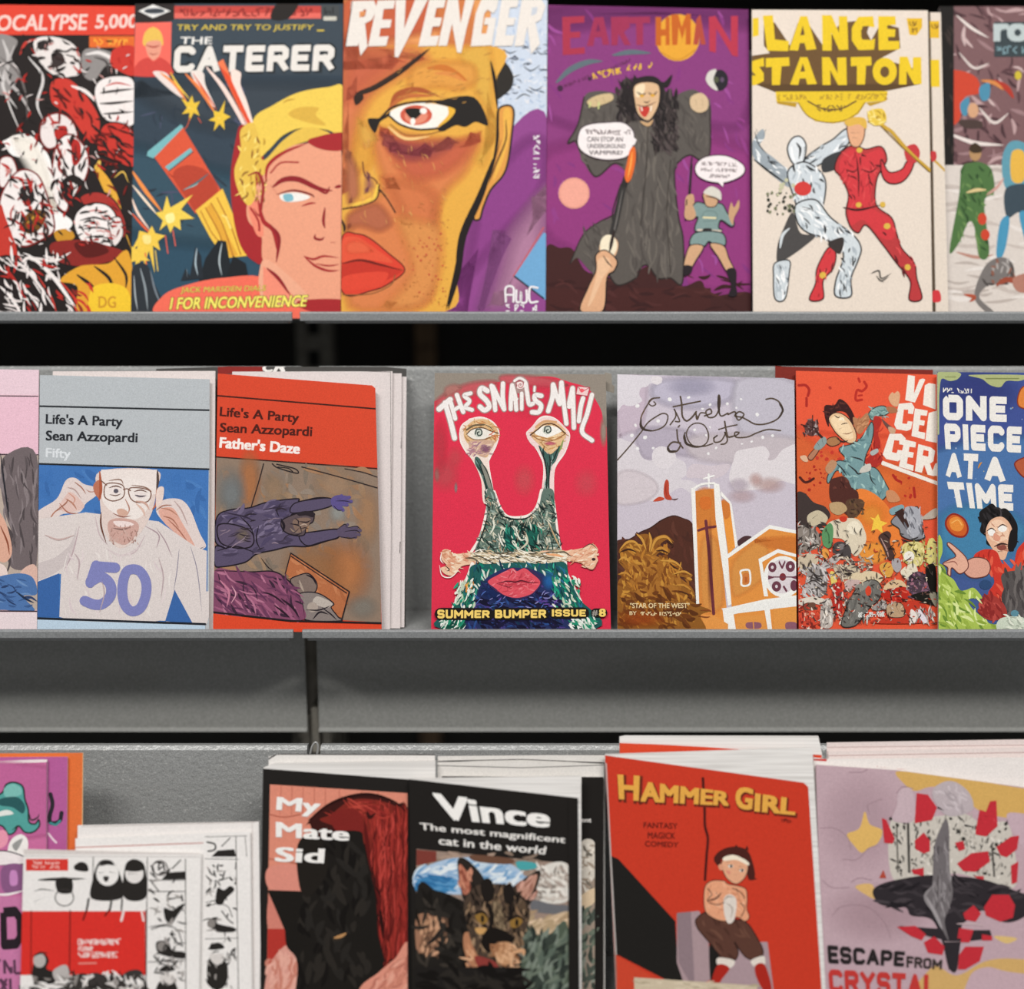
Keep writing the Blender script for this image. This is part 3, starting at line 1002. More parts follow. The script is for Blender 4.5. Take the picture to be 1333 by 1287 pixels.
comic('comic_book', 'purple comic with a grey-cloaked fanged vampire and a hand holding a torch', 'top shelf comics',
 [(713.5, 7), (974, 13), (977.5, 414), (709.5, 414)], TOP, '893a79', '''
@ 690 0 3.0633
G 863978 1 60 60,20 880,20 880,500 600,520 60,500
G 953b7e 0.9 80 60,560 900,560 900,1200 60,1000
G 74306a 0.7 60 60,10 880,20 880,140 500,110 60,150
X 9a4a92,83357a,8f3c82 31 90 70,30 870,1160 70 12 60 40
# logo
E e2a133 588 152 88 94
C c98a2c 5 520,210 590,240 660,200
P a8324a 128,70 216,66 216,92 160,96 160,130 200,128 200,152 160,154 160,196 218,190 218,216 130,222
P 9c2f52 226,186 256,72 292,70 316,180 290,182 284,150 258,152 252,186
P 742252 262,128 280,126 272,92
P 9c2f52 322,70 392,68 398,110 374,130 402,182 376,182 352,136 348,182 324,184
P 9c2f52 392,70 478,68 478,94 450,94 450,180 424,182 422,96 392,96
P c2601f 500,70 522,70 522,120 540,118 540,70 556,70 556,182 540,182 540,144 522,146 522,184 500,184
P c2601f 562,60 590,60 604,110 622,58 640,58 640,180 620,180 620,110 606,160 592,110 586,182 566,182
P b04838 650,180 662,80 678,60 700,180 680,180 676,150 668,180
P b5344a 712,70 738,66 800,170 800,66 828,66 828,228 806,224 742,116 740,212 714,206
B 5e6c74 24 106,330 160,280 230,250 290,246
B 5e6c74 20 330,222 400,210 484,214
W 5a2648 134,340 400,236 12 6
W e7b93a 250,294 366,270 24 7
W e7b93a 384,262 486,250 22 17
E 40233d 120 354 12 12
E 40233d 238 316 8 8
# earth
E 232027 755 322 34 42
S d3cfc6 712,288 742,280 730,320 748,362 720,350 700,320
E 51563f 742 320 10 12
E 5d4a62 765 320 8 10
# pale moon
E eba492 175 772 62 62
O d9907e 3 175 772 58 58
# ground
S 40201f 60,1000 120,990 170,996 220,1080 300,1100 360,1130 480,1060 600,1140 680,1120 720,1180 880,1170 880,1300 40,1300
R 45211f 60 1150 720 1260
X 381a1a,4e2826 32 50 60,1100 860,1240 80 12 10 30
# cloak
S 59534e 215,390 260,366 330,372 400,400 440,380 560,400 600,372 660,362 716,420 720,500 716,610 680,640 640,620 600,640 575,680 590,860 610,960 606,1130 560,1110 510,1110 470,1060 430,1080 420,1110 350,1140 310,1090 250,1090 190,1030 160,1050 210,940 270,890 330,860 360,760 380,690 330,655 260,706 210,640 180,570 150,570 190,500
C 2c2523 6 215,390 190,500 150,572 185,566 220,640 262,706 330,655 370,660
C 2c2523 6 716,420 716,610 680,640 640,620 600,640 575,690 590,860 610,960 606,1130 560,1110 510,1110 470,1060 440,1070 420,1110 350,1138 310,1090
C 2c2523 5 330,860 270,890 210,940 160,1050
C 2c2523 5 360,740 330,840 330,900
X 655e58,4e4844,6a635c 33 110 380,420 590,1080 90 10 85 20
X 655e58,4e4844 34 40 200,400 340,640 50 8 70 30
X 655e58,4e4844 35 30 600,400 710,600 60 8 80 30
X 655e58,4e4844 36 30 220,900 340,1080 50 8 70 30
C 3c3632 4 470,500 460,700 440,900
C 3c3632 4 560,640 545,850 560,1090
# hair
X 241d1e,3a3130,1d1718,4a4040 37 120 350,330 430,480 50 10 70 40
X 241d1e,3a3130,1d1718,534847 38 190 490,370 580,600 56 10 75 35
S 241d1e 400,340 440,310 500,310 530,350 520,420 410,420
B 241d1e 22 500,330 540,340 566,300
P 241d1e 404,345 414,300 440,330
P 241d1e 520,345 566,300 548,350
P 241d1e 365,350 372,340 420,380 380,390
# face
SO d9b38c 2a1f1d 5 412,350 450,330 510,340 516,400 500,450 470,485 430,460 416,410
S ecd7b4 420,350 456,338 450,380 424,390
S c23a30 436,430 476,432 462,468 444,462
B 3a211d 7 425,370 446,382 462,372
B 3a211d 7 470,372 490,382 508,366
E d9a33a 445 386 9 6
E d9a33a 488 384 9 6
B 3a211d 5 452,408 466,412 478,404
B 5a201c 5 424,420 456,428 506,408
L f1ead8 5 442,430 446,444
L f1ead8 5 482,428 480,444
B c8a176 14 440,488 470,500 490,480
# hands
S cdb489 226,410 260,386 320,376 330,400 290,420 250,430
B 6a4f38 4 262,400 270,420
B 6a4f38 4 290,392 300,416
L c9d08a 6 240,412 236,430
L c9d08a 6 274,412 272,436
S d3b793 640,390 680,374 708,400 704,440 670,452 640,430
B 6a4f38 4 660,400 664,440
B 6a4f38 4 684,398 690,436
# balloon
SO f0e7e6 3a2433 4 300,492 370,492 412,530 408,590 380,630 300,640 226,620 190,580 200,520 240,498
P f0e7e6 400,540 424,560 416,580 396,584
W 6a585a 222,520 398,522 18 8
T 4a3b40 0.02 228,548 370,550 368,568 228,568 CAN_STOP_AN
T 4a3b40 0.02 228,576 380,578 378,594 228,594 UNDERGROUND
T 4a3b40 0.02 234,602 368,604 366,620 234,620 VAMPIRE!
# torch
P 33302f 360,736 384,740 350,900 330,960 310,960
P 2a2726 376,700 400,704 384,750 358,746
S e06a2a 398,600 416,590 420,640 404,710 386,730 376,700 386,650
B f3a04a 8 406,610 400,660 388,715
B 6b6662 6 368,760 340,900 326,950
S dcb08c 290,950 320,940 350,970 340,1020 310,1026 276,1000
E efe2c6 312 982 34 44
B 2f2321 14 334,920 324,970 316,1010
SO dba882 2d211f 5 262,1020 300,1000 345,1040 335,1080 306,1110 290,1240 200,1240 230,1150 262,1080
S e6bb96 270,1040 310,1030 320,1070 290,1110 250,1200 230,1220 262,1110
B 2d211f 5 290,1020 310,1050 330,1070
# little man
SO f0e6e6 3a2433 4 660,660 700,628 780,624 848,660 846,700 780,730 710,726 664,700
P f0e6e6 740,722 770,722 768,748
W 6a585a 684,648 826,652 14 9
W 6a585a 682,672 828,676 14 10
W 6a585a 712,697 796,700 13 11
L 2b2425 9 642,660 634,780
L 2b2425 5 644,630 640,670
S c79c78 620,790 650,780 650,840 620,850
C 2b2425 5 618,880 624,800
SO 7f9693 2b2f30 5 636,850 660,810 700,815 760,815 784,850 812,890 800,905 760,880 750,910 760,920 660,925 668,870 650,870
S c79c78 618,830 640,810 660,860 640,880 616,870
S c79c78 790,860 800,810 812,830 830,800 832,830 812,870 806,900
SO cba07c 3a2a26 4 690,775 730,772 748,800 736,826 704,826 692,800
S d6d1c6 690,770 720,746 756,765 760,800 740,790 715,782
B 3a2a26 6 700,785 730,790 750,800
C 6d8481 4 680,870 700,845 740,850 740,880 690,885
L e8d8a8 7 690,870 738,872
L d8c8b6 8 668,920 758,924
S 2b2425 690,914 720,914 720,928 690,928
SO 7f9693 2b2f30 5 660,930 760,930 778,976 740,985 712,965 690,985 636,978
SO cfa37e 2b2425 4 640,980 690,985 660,1040 640,1070 612,1068 620,1020
SO cfa37e 2b2425 4 716,975 770,982 790,1030 812,1080 784,1086 750,1030
S 251d22 612,1062 644,1064 640,1090 612,1100
S 251d22 782,1080 818,1076 820,1140 822,1180 790,1180 800,1140
''', fwd=0.001)
white_art = '''
@ 960 0 3.0633
R e2d4c6 0 0 900 1300
P 6b4f2e 96,90 140,110 200,200 230,110 270,110 330,200 400,110 480,100 520,180 560,110 630,130 636,210 560,250 720,300 718,350 640,366 500,384 400,384 200,390 50,350 50,240 120,230 96,200
P 5a4226 60,352 718,352 600,376 540,384 140,384
P e6c327 52,92 76,90 76,160 52,166
P e6c327 92,82 132,80 140,176 196,182 192,222 110,220
P e6c327 196,218 240,84 268,84 304,214 264,218 258,190 238,190 232,220
P 6b4f2e 240,160 258,158 250,120
P e6c327 326,80 364,80 394,150 392,84 426,84 430,216 394,218 364,150 364,220 328,220
P e6c327 444,130 470,86 528,84 534,128 496,124 480,140 484,176 520,178 536,172 532,216 470,218 444,180
P 6b4f2e 486,124 512,122 498,170 480,164
P e6c327 548,84 616,84 618,118 584,120 584,134 616,136 614,166 586,166 588,182 632,182 632,216 550,218
P e0b42a 660,92 722,92 722,128 700,160 672,158
W 8a6420 672,104 712,104 20 12
W 8a6420 672,130 712,130 20 13
P e6c327 48,262 96,248 98,282 78,284 96,310 96,340 60,358 46,356 50,318 66,318 48,300
P e6c327 104,250 196,246 198,280 166,282 160,356 128,356 128,284 104,286
P e6c327 200,354 240,246 268,246 306,352 268,354 262,330 238,330 232,356
P 6b4f2e 240,304 260,302 250,270
P e6c327 326,246 356,246 388,310 386,248 422,246 424,356 390,356 358,296 360,356 328,356
P e6c327 440,246 520,244 522,278 500,280 496,354 464,354 464,280 440,282
E e6c327 574 302 48 54
E 6b4f2e 574 304 18 22
P e6c327 632,244 664,244 684,300 686,246 718,246 720,352 690,354 660,300 660,354 630,354
P e3c02c 142,382 586,380 580,418 500,424 470,470 420,500 370,508 300,500 250,460 228,424 146,420
P b8922a 146,420 228,426 222,444 150,430
P b8922a 580,418 500,426 516,440
C 8a6a24 4 232,426 270,478 330,502 400,500 462,470 496,426
W b08a2c 150,394 580,392 20 14
C 6b4f2e 6 270,420 330,450 400,450 460,420
W 6b4f2e 290,436 440,436 24 15
# silver fighter, back
S 9aa3aa 52,580 90,530 100,560 80,600 130,640 190,690 220,720 200,760 150,730 60,650
X f4f5f5,2e2f31,c9ced2 41 40 56,560 200,730 34 6 40 40 52,580 90,530 100,560 80,600 130,640 190,690 220,720 200,760 150,730 60,650
B 2e2f31 9 56,650 120,700 190,750
B 44484c 5 60,540 76,590 110,630
B 44484c 6 66,530 76,560
B 44484c 6 104,532 92,564
SO dfe3e6 2e2f31 6 190,600 210,566 240,560 262,590 258,640 240,680 215,670 196,640
B 2e2f31 10 225,585 240,610 234,650
B fafafa 9 205,600 210,640 220,660
B 2e2f31 8 258,600 250,650
SO ccd3d8 2e2f31 6 258,650 320,600 370,570 420,530 440,560 420,600 370,640 300,680 270,700
X f7f8f8,3a3c3f,aab3ba 42 40 270,560 430,690 34 7 150 30 258,650 320,600 370,570 420,530 440,560 420,600 370,640 300,680 270,700
SO cdd4d9 2e2f31 6 190,700 250,660 310,690 340,740 330,830 300,870 240,860 215,800
X f7f8f8,2e2f31,aab3ba,e6eaec 43 60 205,680 330,860 38 8 70 50 190,700 250,660 310,690 340,740 330,830 300,870 240,860 215,800
S 3a3b3d 330,650 400,620 400,680 380,690 330,700
SO cfd6da 2e2f31 6 222,830 300,810 360,880 450,950 480,1000 468,1050 440,1120 440,1190 380,1190 380,1130 410,1020 330,960 270,940 230,900
X f7f8f8,2e2f31,aab3ba,eef0f1 44 90 240,840 450,980 40 8 45 40 222,830 300,810 360,880 450,950 480,1000 380,1000 330,960 270,940 230,900
X f7f8f8,2e2f31,aab3ba 45 40 390,1000 460,1180 34 7 80 30 400,990 478,1000 468,1050 440,1120 440,1190 380,1190 380,1130 410,1020
S 4a4746 210,860 240,940 300,950 260,990 190,1040 150,1060 150,990 175,920
SO ccd3d7 2e2f31 5 140,1060 196,1050 196,1100 180,1200 140,1200 134,1110
X f7f8f8,2e2f31,aab3ba 46 30 142,1070 190,1190 30 6 80 30 140,1060 196,1050 196,1100 180,1200 140,1200 134,1110
B cfd5d8 12 160,1000 170,950 200,920
D 3c3d34,7b7f62,3c3d34 47 34 110,780 220,870 3 8
D c5c3a2 48 10 150,720 230,800 4 9
E cf3c38 250 766 34 28
# red fighter
SO b73a3c 42191b 5 430,600 470,600 500,610 560,600 582,650 560,690 540,740 540,830 600,880 620,940 640,1000 690,1060 700,1120 720,1200 670,1204 674,1130 620,1060 560,980 500,910 470,940 440,920 420,860 430,790 400,720 376,690 390,640
S cf3a40 440,610 490,630 550,610 570,640 540,700 520,830 600,890 610,960 560,960 490,890 440,910 430,840 430,760 396,700 400,650
X a3282f,5c1c20,d84a4c 49 60 400,620 570,900 34 6 80 60 430,600 560,600 582,650 560,690 540,740 540,830 430,860 400,720 376,690 390,640
X a3282f,5c1c20,dd5050 50 40 560,900 700,1180 36 7 65 25 430,860 540,830 600,880 640,1000 690,1060 720,1200 670,1204 674,1130 620,1060 560,980 500,910 440,920
SO cf3a40 42191b 5 560,650 590,700 640,690 660,660 690,650 676,700 640,740 590,744 562,710
S c23a3e 652,610 690,590 712,620 700,660 664,660
B 42191b 7 660,620 690,640 704,660
B 5c1c20 7 462,640 470,720 470,800
B 5c1c20 6 420,690 450,700 468,684
B 5c1c20 6 480,690 520,700 552,670
B 42191b 9 410,840 470,850 560,830
SO cf3a40 42191b 5 350,1000 380,1020 370,1080 330,1130 330,1200 276,1204 300,1140 306,1080
X a3282f,5c1c20,dd5050 51 20 300,1010 370,1190 34 6 100 25 350,1000 380,1020 370,1080 330,1130 330,1200 276,1204 300,1140 306,1080
D d9b24a 52 1 470,826 476,832 10 12
D d9b24a 53 1 560,826 566,832 10 12
D d9b24a 54 1 582,912 586,916 12 14
D d9b24a 55 1 660,1076 664,1080 12 14
D d9b24a 56 1 326,1106 330,1110 12 14
D d9b24a 57 1 470,614 476,622 12 15
S 3a3331 350,980 410,960 400,1020 370,1010
SO e0a883 54382a 4 424,520 450,500 490,510 492,560 470,600 438,590
S dcb04c 414,500 450,484 496,490 500,530 470,512 430,520
B 54382a 4 440,545 470,548
B 54382a 4 446,566 470,566
L c9a03a 13 540,500 600,540 660,610 690,640 752,694
L 8a6a24 4 560,520 640,600 750,700
S e3c24a 510,460 560,450 580,480 570,510 530,516 508,490
X f2de8a,b08a2c 58 16 510,455 575,512 26 6 20 60
B 5a5550 6 520,1100 550,1090 560,1120 600,1100
B 5a5550 5 540,1110 560,1130 590,1112
B 5a5550 4 562,1134 574,1136
'''
comic('comic_book', 'rear copy of the white two-fighters comic, only its right edge showing', 'top shelf comics',
 [(1150, 18), (1222.5, 19), (1232.5, 414), (1150, 414)], TOP, 'dfd2c4', '''
@ 960 0 3.0633
P 57493a 740,40 762,40 785,1300 750,1300
P e0b42a 760,92 798,92 798,160 762,160
W 8a6420 768,104 794,104 20 12
P e6c327 764,246 798,246 800,354 766,354
L c9a03a 9 760,630 790,656 824,690
S c23a3e 764,612 784,612 786,640 768,650
S cf3a40 772,1166 798,1164 804,1204 772,1206
''', fwd=0.004, thick=0.002)
comic('comic_book', 'white comic with yellow lettering, a silver fighter and a red-suited fighter with a staff', 'top shelf comics',
 [(976, 19), (1203, 20), (1209, 414), (977.5, 414)], TOP, 'e2d4c6', white_art, fwd=0.009, thick=0.0035)
comic('comic_book', 'rightmost comic of the top shelf, a figure in green fatigues before pinkish brown vaults', 'top shelf comics',  # dark left strip of the print paints in shade beside the neighbouring stack
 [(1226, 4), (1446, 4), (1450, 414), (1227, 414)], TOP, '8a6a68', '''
@ 1200 0 3.0677
R 7a5a5c 60 0 800 650
X b99a9a,4a3236,c9b0ae,5a3e42,9a7a7c 61 170 100,20 700,660 70 13 40 70
B e4d8d2 12 150,50 210,100 280,140
B d9ccc6 10 160,200 220,260 280,240
B e4d8d2 16 110,520 220,560 340,570
B d9ccc6 12 240,420 300,480 360,440
S c8452f 100,290 160,270 230,300 240,360 180,380 160,470 110,480
B b03a2c 22 300,310 350,340 380,384
B d3874a 16 250,310 300,320 340,350
S 4d8aa6 240,340 280,320 280,380 250,390
S 4d8aa6 165,400 200,380 190,450 168,440
E d0a07c 215 430 22 30
S 4a3a36 160,470 240,470 250,500 180,500
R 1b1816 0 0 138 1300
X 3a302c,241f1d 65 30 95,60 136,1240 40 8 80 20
R 3a4448 300 75 800 215
T b9c4c4 0.06 304,86 430,86 430,150 304,150 ro
W 7b98a0 310,174 620,174 28 16
E c9b43a 396 290 14 18
# floor and figures
R d6ccc4 60 650 800 1300
X c4b8b0,e2dad4,b8aca4 62 60 110,680 700,1250 120 16 5 12
B b7897a 14 150,1000 230,1020 300,1010
S 4e7040 170,660 210,640 250,640 290,670 300,760 260,800 280,1000 240,1020 220,900 196,880 160,960 120,1000 150,820 160,760
X 3a5a30,6a8a50,2f4a2a 63 60 160,660 290,1000 40 9 70 40 170,660 210,640 250,640 290,670 300,760 260,800 280,1000 240,1020 220,900 196,880 160,960 120,1000 150,820 160,760
E b08a60 224 600 24 34
S 3e3022 200,580 224,560 250,584 244,600 210,600
B d9c08a 14 190,760 230,750 270,750
E c8452f 252 866 18 24
E c8452f 264 930 18 22
S 5f97a8 330,640 360,560 420,560 470,620 500,740 360,760
S e0b04a 370,600 420,600 420,710 370,710
S 3c4a54 350,740 480,740 470,860 420,900 400,840 350,860
S 4a92b4 324,880 360,860 350,960 330,1020 308,1010
S 4a92b4 400,850 440,850 460,980 440,1000
B c99a90 12 270,770 310,740 340,700
S 77716e 260,1060 320,1020 370,1040 380,1100 340,1130 280,1130 240,1180 300,1240 280,1250 220,1180
X 4a4442,aaa4a0,8a5a4a 64 50 240,1030 380,1220 34 9 60 60 260,1060 320,1020 370,1040 380,1100 340,1130 280,1130 240,1180 300,1240 220,1180
B 9a4a36 22 310,1130 360,1110 440,1150
B b0563e 16 180,1170 220,1180 200,1200
S b07a6a 380,1100 500,1080 520,1150 400,1160
''', fwd=-0.006)
# ---------------------------------------------------------------- middle row
MID = plane('mid')
comic('comic_book', 'pale pink comic cut by the left picture edge, legs in blue trousers on its cover', 'middle shelf comics',
 [(-182, 478), (50, 481), (47.5, 829), (-184, 829)], MID, 'e6c3ce', '''
@ 0 460 3.3857
R e4c8d2 -700 60 200 180
L 4a3a40 5 -700,178 165,188
R e6bccb -700 190 200 440
L 4a3a40 6 -700,436 165,446
R b7a79b -700 448 170 1130
S 6f6466 20,450 160,450 160,920 130,950 60,950 30,900 50,800 20,700 0,560
X 5b5254,857a7c,4e4648 71 50 10,460 160,930 90 10 85 15
X 5b5254,857a7c 72 24 -300,460 0,900 90 10 80 15
S d9a893 -60,640 10,720 40,800 50,880 20,920 -20,900 -60,820
B 8a4a34 8 0,760 30,830 40,890
S d8b2a4 90,960 150,930 170,1010 110,1050 80,1030
S e3cfc8 -80,920 10,930 30,980 -20,1010 -80,1000
S 4f73a8 -60,1010 60,970 140,985 160,1060 100,1070 150,1135 20,1130 -60,1120
X 3c5a8a,6a8cba,2c3f66 73 26 -50,985 150,1125 60 9 20 40
B 22304a 10 70,1050 110,1080 150,1100
B 2a2a30 8 0,440 20,600 40,740
L 3a3036 6 -700,1130 160,1136
R e3d3d6 -700 1140 170 1300
''', fwd=-0.001)
comic('comic_book', 'comic whose white pages show behind the grey comic numbered 50', 'middle shelf comics',
 [(66, 482), (278.5, 481.5), (277, 829), (60, 829)], MID, 'ddd2cf', fwd=-0.0045, thick=0.002)
comic('comic_book', 'grey-blue comic with a man in a white 50 shirt holding his ears', 'middle shelf comics',
 [(52, 488), (273, 493.5), (272, 829), (48.7, 829)], MID, 'b4b9bd', '''
@ 0 460 3.3857
L 23262a 8 168,232 920,250
T 25282d 0.035 204,266 540,278 538,334 202,322 Life's_A_Party
T 25282d 0.035 204,340 606,350 604,404 202,396 Sean_Azzopardi
T d8dce0 0.03 204,416 312,422 310,474 202,468 Fifty
P 4273b3 165,490 920,512 912,1190 165,1165
X 3a68a6,4a7bb9,3f70b0 70 60 180,530 900,760 90 26 60 50
X 3a68a6,4a7bb9 69 20 180,1010 900,1150 70 20 60 50
L 23262a 8 165,486 920,510
# arms, left
S dccdc9 165,700 250,640 290,560 330,548 370,575 420,590 430,620 380,660 350,700 270,710 220,760 165,780
S dcbdb4 280,640 310,610 350,640 370,680 300,700 260,680
B b07a66 6 210,750 240,700 280,680
B b07a66 7 290,640 320,660 340,690
B a56a58 6 262,660 300,700 350,705
B c98f7a 5 300,612 330,640 318,668
B b58a80 5 380,600 400,610 430,605
# arms, right
S dccdc9 700,660 740,640 800,645 840,690 880,790 908,850 860,862 820,820 740,760 690,700
S dba898 700,690 760,680 800,740 860,850 830,840 760,780 720,740
B b07a66 6 705,680 750,690 790,720
B a56a58 6 740,730 790,780 840,850
B 4a4a58 4 840,850 870,862 905,850
# shirt
S d8cecb 165,760 260,710 370,700 440,700 470,820 520,860 580,850 640,770 700,760 800,820 870,860 912,900 912,1190 730,1180 770,1040 720,1175 260,1160 270,960 165,1010
P d8cecb 165,730 380,700 700,740 860,850 912,870 908,1190 850,1190 770,1040 730,1178 262,1160 270,970 165,1008
S c9bebd 165,930 240,900 310,840 340,760 300,920 165,1000
P 3a64a2 165,1006 262,968 258,1160 165,1160
P 3a64a2 770,1042 850,1190 728,1180
B b9a4a8 6 350,760 320,880 280,960
B a89298 6 640,760 700,800 690,860
B a89298 5 690,770 730,830 760,900
B 8a8494 4 790,860 780,960 765,1050
B 8a8494 4 840,850 870,960 890,1140
B c4b2b4 6 420,720 440,800 480,850
B c4b2b4 6 640,800 600,870 560,890
B d2c4c4 10 470,860 540,890 640,840
X dccfcf,e2dad6,d5c6c8 75 40 280,880 760,1150 70 7 80 30
# head
S dccac3 440,520 690,515 690,600 670,700 620,790 560,850 510,850 460,780 440,640
P e6dbd6 446,512 694,512 690,620 446,640
S e9dfda 470,560 640,560 660,660 600,730 500,700 450,640
S b9725a 412,580 440,560 446,640 420,620
B a8573c 14 440,520 445,600 436,650
B 6a4234 8 446,700 446,760 470,840
B 55443f 12 694,515 696,560 690,610
B b56a50 10 690,600 690,660 670,690
S e4cfc6 692,600 722,590 716,650 690,680
B 8a6a5c 6 480,560 530,556 546,580
B 8a6a5c 6 580,580 640,590 672,610
Q 7a5648 5 470,575 540,580 545,630 500,650 462,630
Q 7a5648 5 576,592 660,604 654,650 600,655 572,630
C 7a5648 5 545,600 560,596 576,604
L 7a5648 5 446,560 470,580
S e8dcd8 486,596 536,594 530,618 494,620
E 5a5560 512,606 11 10
B 6a4a40 6 480,592 512,584 540,594
B 6a4a40 5 484,622 512,626 534,618
S e4d8d4 596,612 646,616 636,636 604,634
B 5a5058 8 596,624 620,630 646,626
B 6a4a40 6 592,608 622,602 652,612
S d0a896 516,690 540,684 566,700 556,716 524,712
B b08070 6 552,640 570,680 566,706
B c9a294 10 600,650 640,660 660,690
B 8a4f40 5 500,705 540,720 580,715
S c9a298 480,740 530,725 600,740 610,780 560,840 510,830 480,790
S ead8d4 500,740 560,740 590,755 530,765
B 8a6a62 8 500,770 540,775 580,765
X b08a80,c9aaa0,a07a70 76 50 480,760 610,840 16 5 80 40
B d9b8aa 10 600,660 630,690 640,720
# 50
L 7f82b8 46 424,938 508,944
L 7f82b8 42 424,932 398,1012
C 7f82b8 46 400,1004 446,984 486,1016 488,1066 454,1102 416,1106 374,1090
Q 7f82b8 44 560,960 610,955 642,1000 644,1060 620,1120 580,1135 548,1100 540,1030
B b59a96 5 300,590 330,600 360,640
B b59a96 5 770,650 800,690 830,760
B a8705c 5 250,690 290,660 300,640
B a8705c 5 330,566 360,590 380,620
B a8705c 5 690,690 720,670 760,668
B a8705c 5 720,716 760,730 790,770
B c4aaa6 8 200,800 260,820 330,800
B b7a3a6 5 440,1140 460,1060 450,1000
B b7a3a6 5 700,900 720,980 710,1080
B b7a3a6 6 330,880 350,920 340,1000
L 20242c 9 165,1166 905,1192
P b9cdde 165,1172 905,1198 905,1300 165,1300
''', fwd=0.0, page_px=2)
comic('comic_book', 'dark comic hidden at the back behind the red cover, white letters on its top edge', 'middle shelf comics',
 [(196, 476), (290, 473), (500, 473.5), (527, 476), (526, 829), (196, 829)], MID, '4c4a48', '''
@ 260 460 3.3867
P 8a2a26 60,30 270,28 262,66 60,80
T eeeae6 0.05 268,32 318,30 300,66 258,66 C
T eeeae6 0.05 330,30 384,30 358,66 310,66 R
''', fwd=-0.0148, thick=0.0018)
for (lab, ol, f, art) in (
 ('white-edged comic at the back of the stack by the red cover, its right edge outermost', [(300, 487), (527.5, 487), (524.5, 829), (300, 829)], -0.0122, '''
@ 260 460 3.3867
L 8a8482 2 880,90 876,1160
'''),
 ('white-edged comic with dark staples, middle of the stack behind the red cover', [(300, 483), (521.5, 483.5), (519.5, 829), (300, 829)], -0.0092, '''
@ 260 460 3.3867
R ded4d2 820 60 842 1300
L 3a3432 3 885,360 883,412
L 3a3432 3 879,830 877,880
'''),
 ('white-edged comic right behind the red cover of the flying purple figure', [(300, 482), (510, 481.5), (506.5, 829), (290, 829)], -0.0062, '''
@ 260 460 3.3867
L 4a4442 2 700,72 838,76 842,1260
''')):
    comic('comic_book', lab, 'middle shelf comics', ol, MID, 'd9cfcd', art, fwd=f, thick=0.0018, edge='b5acaa')
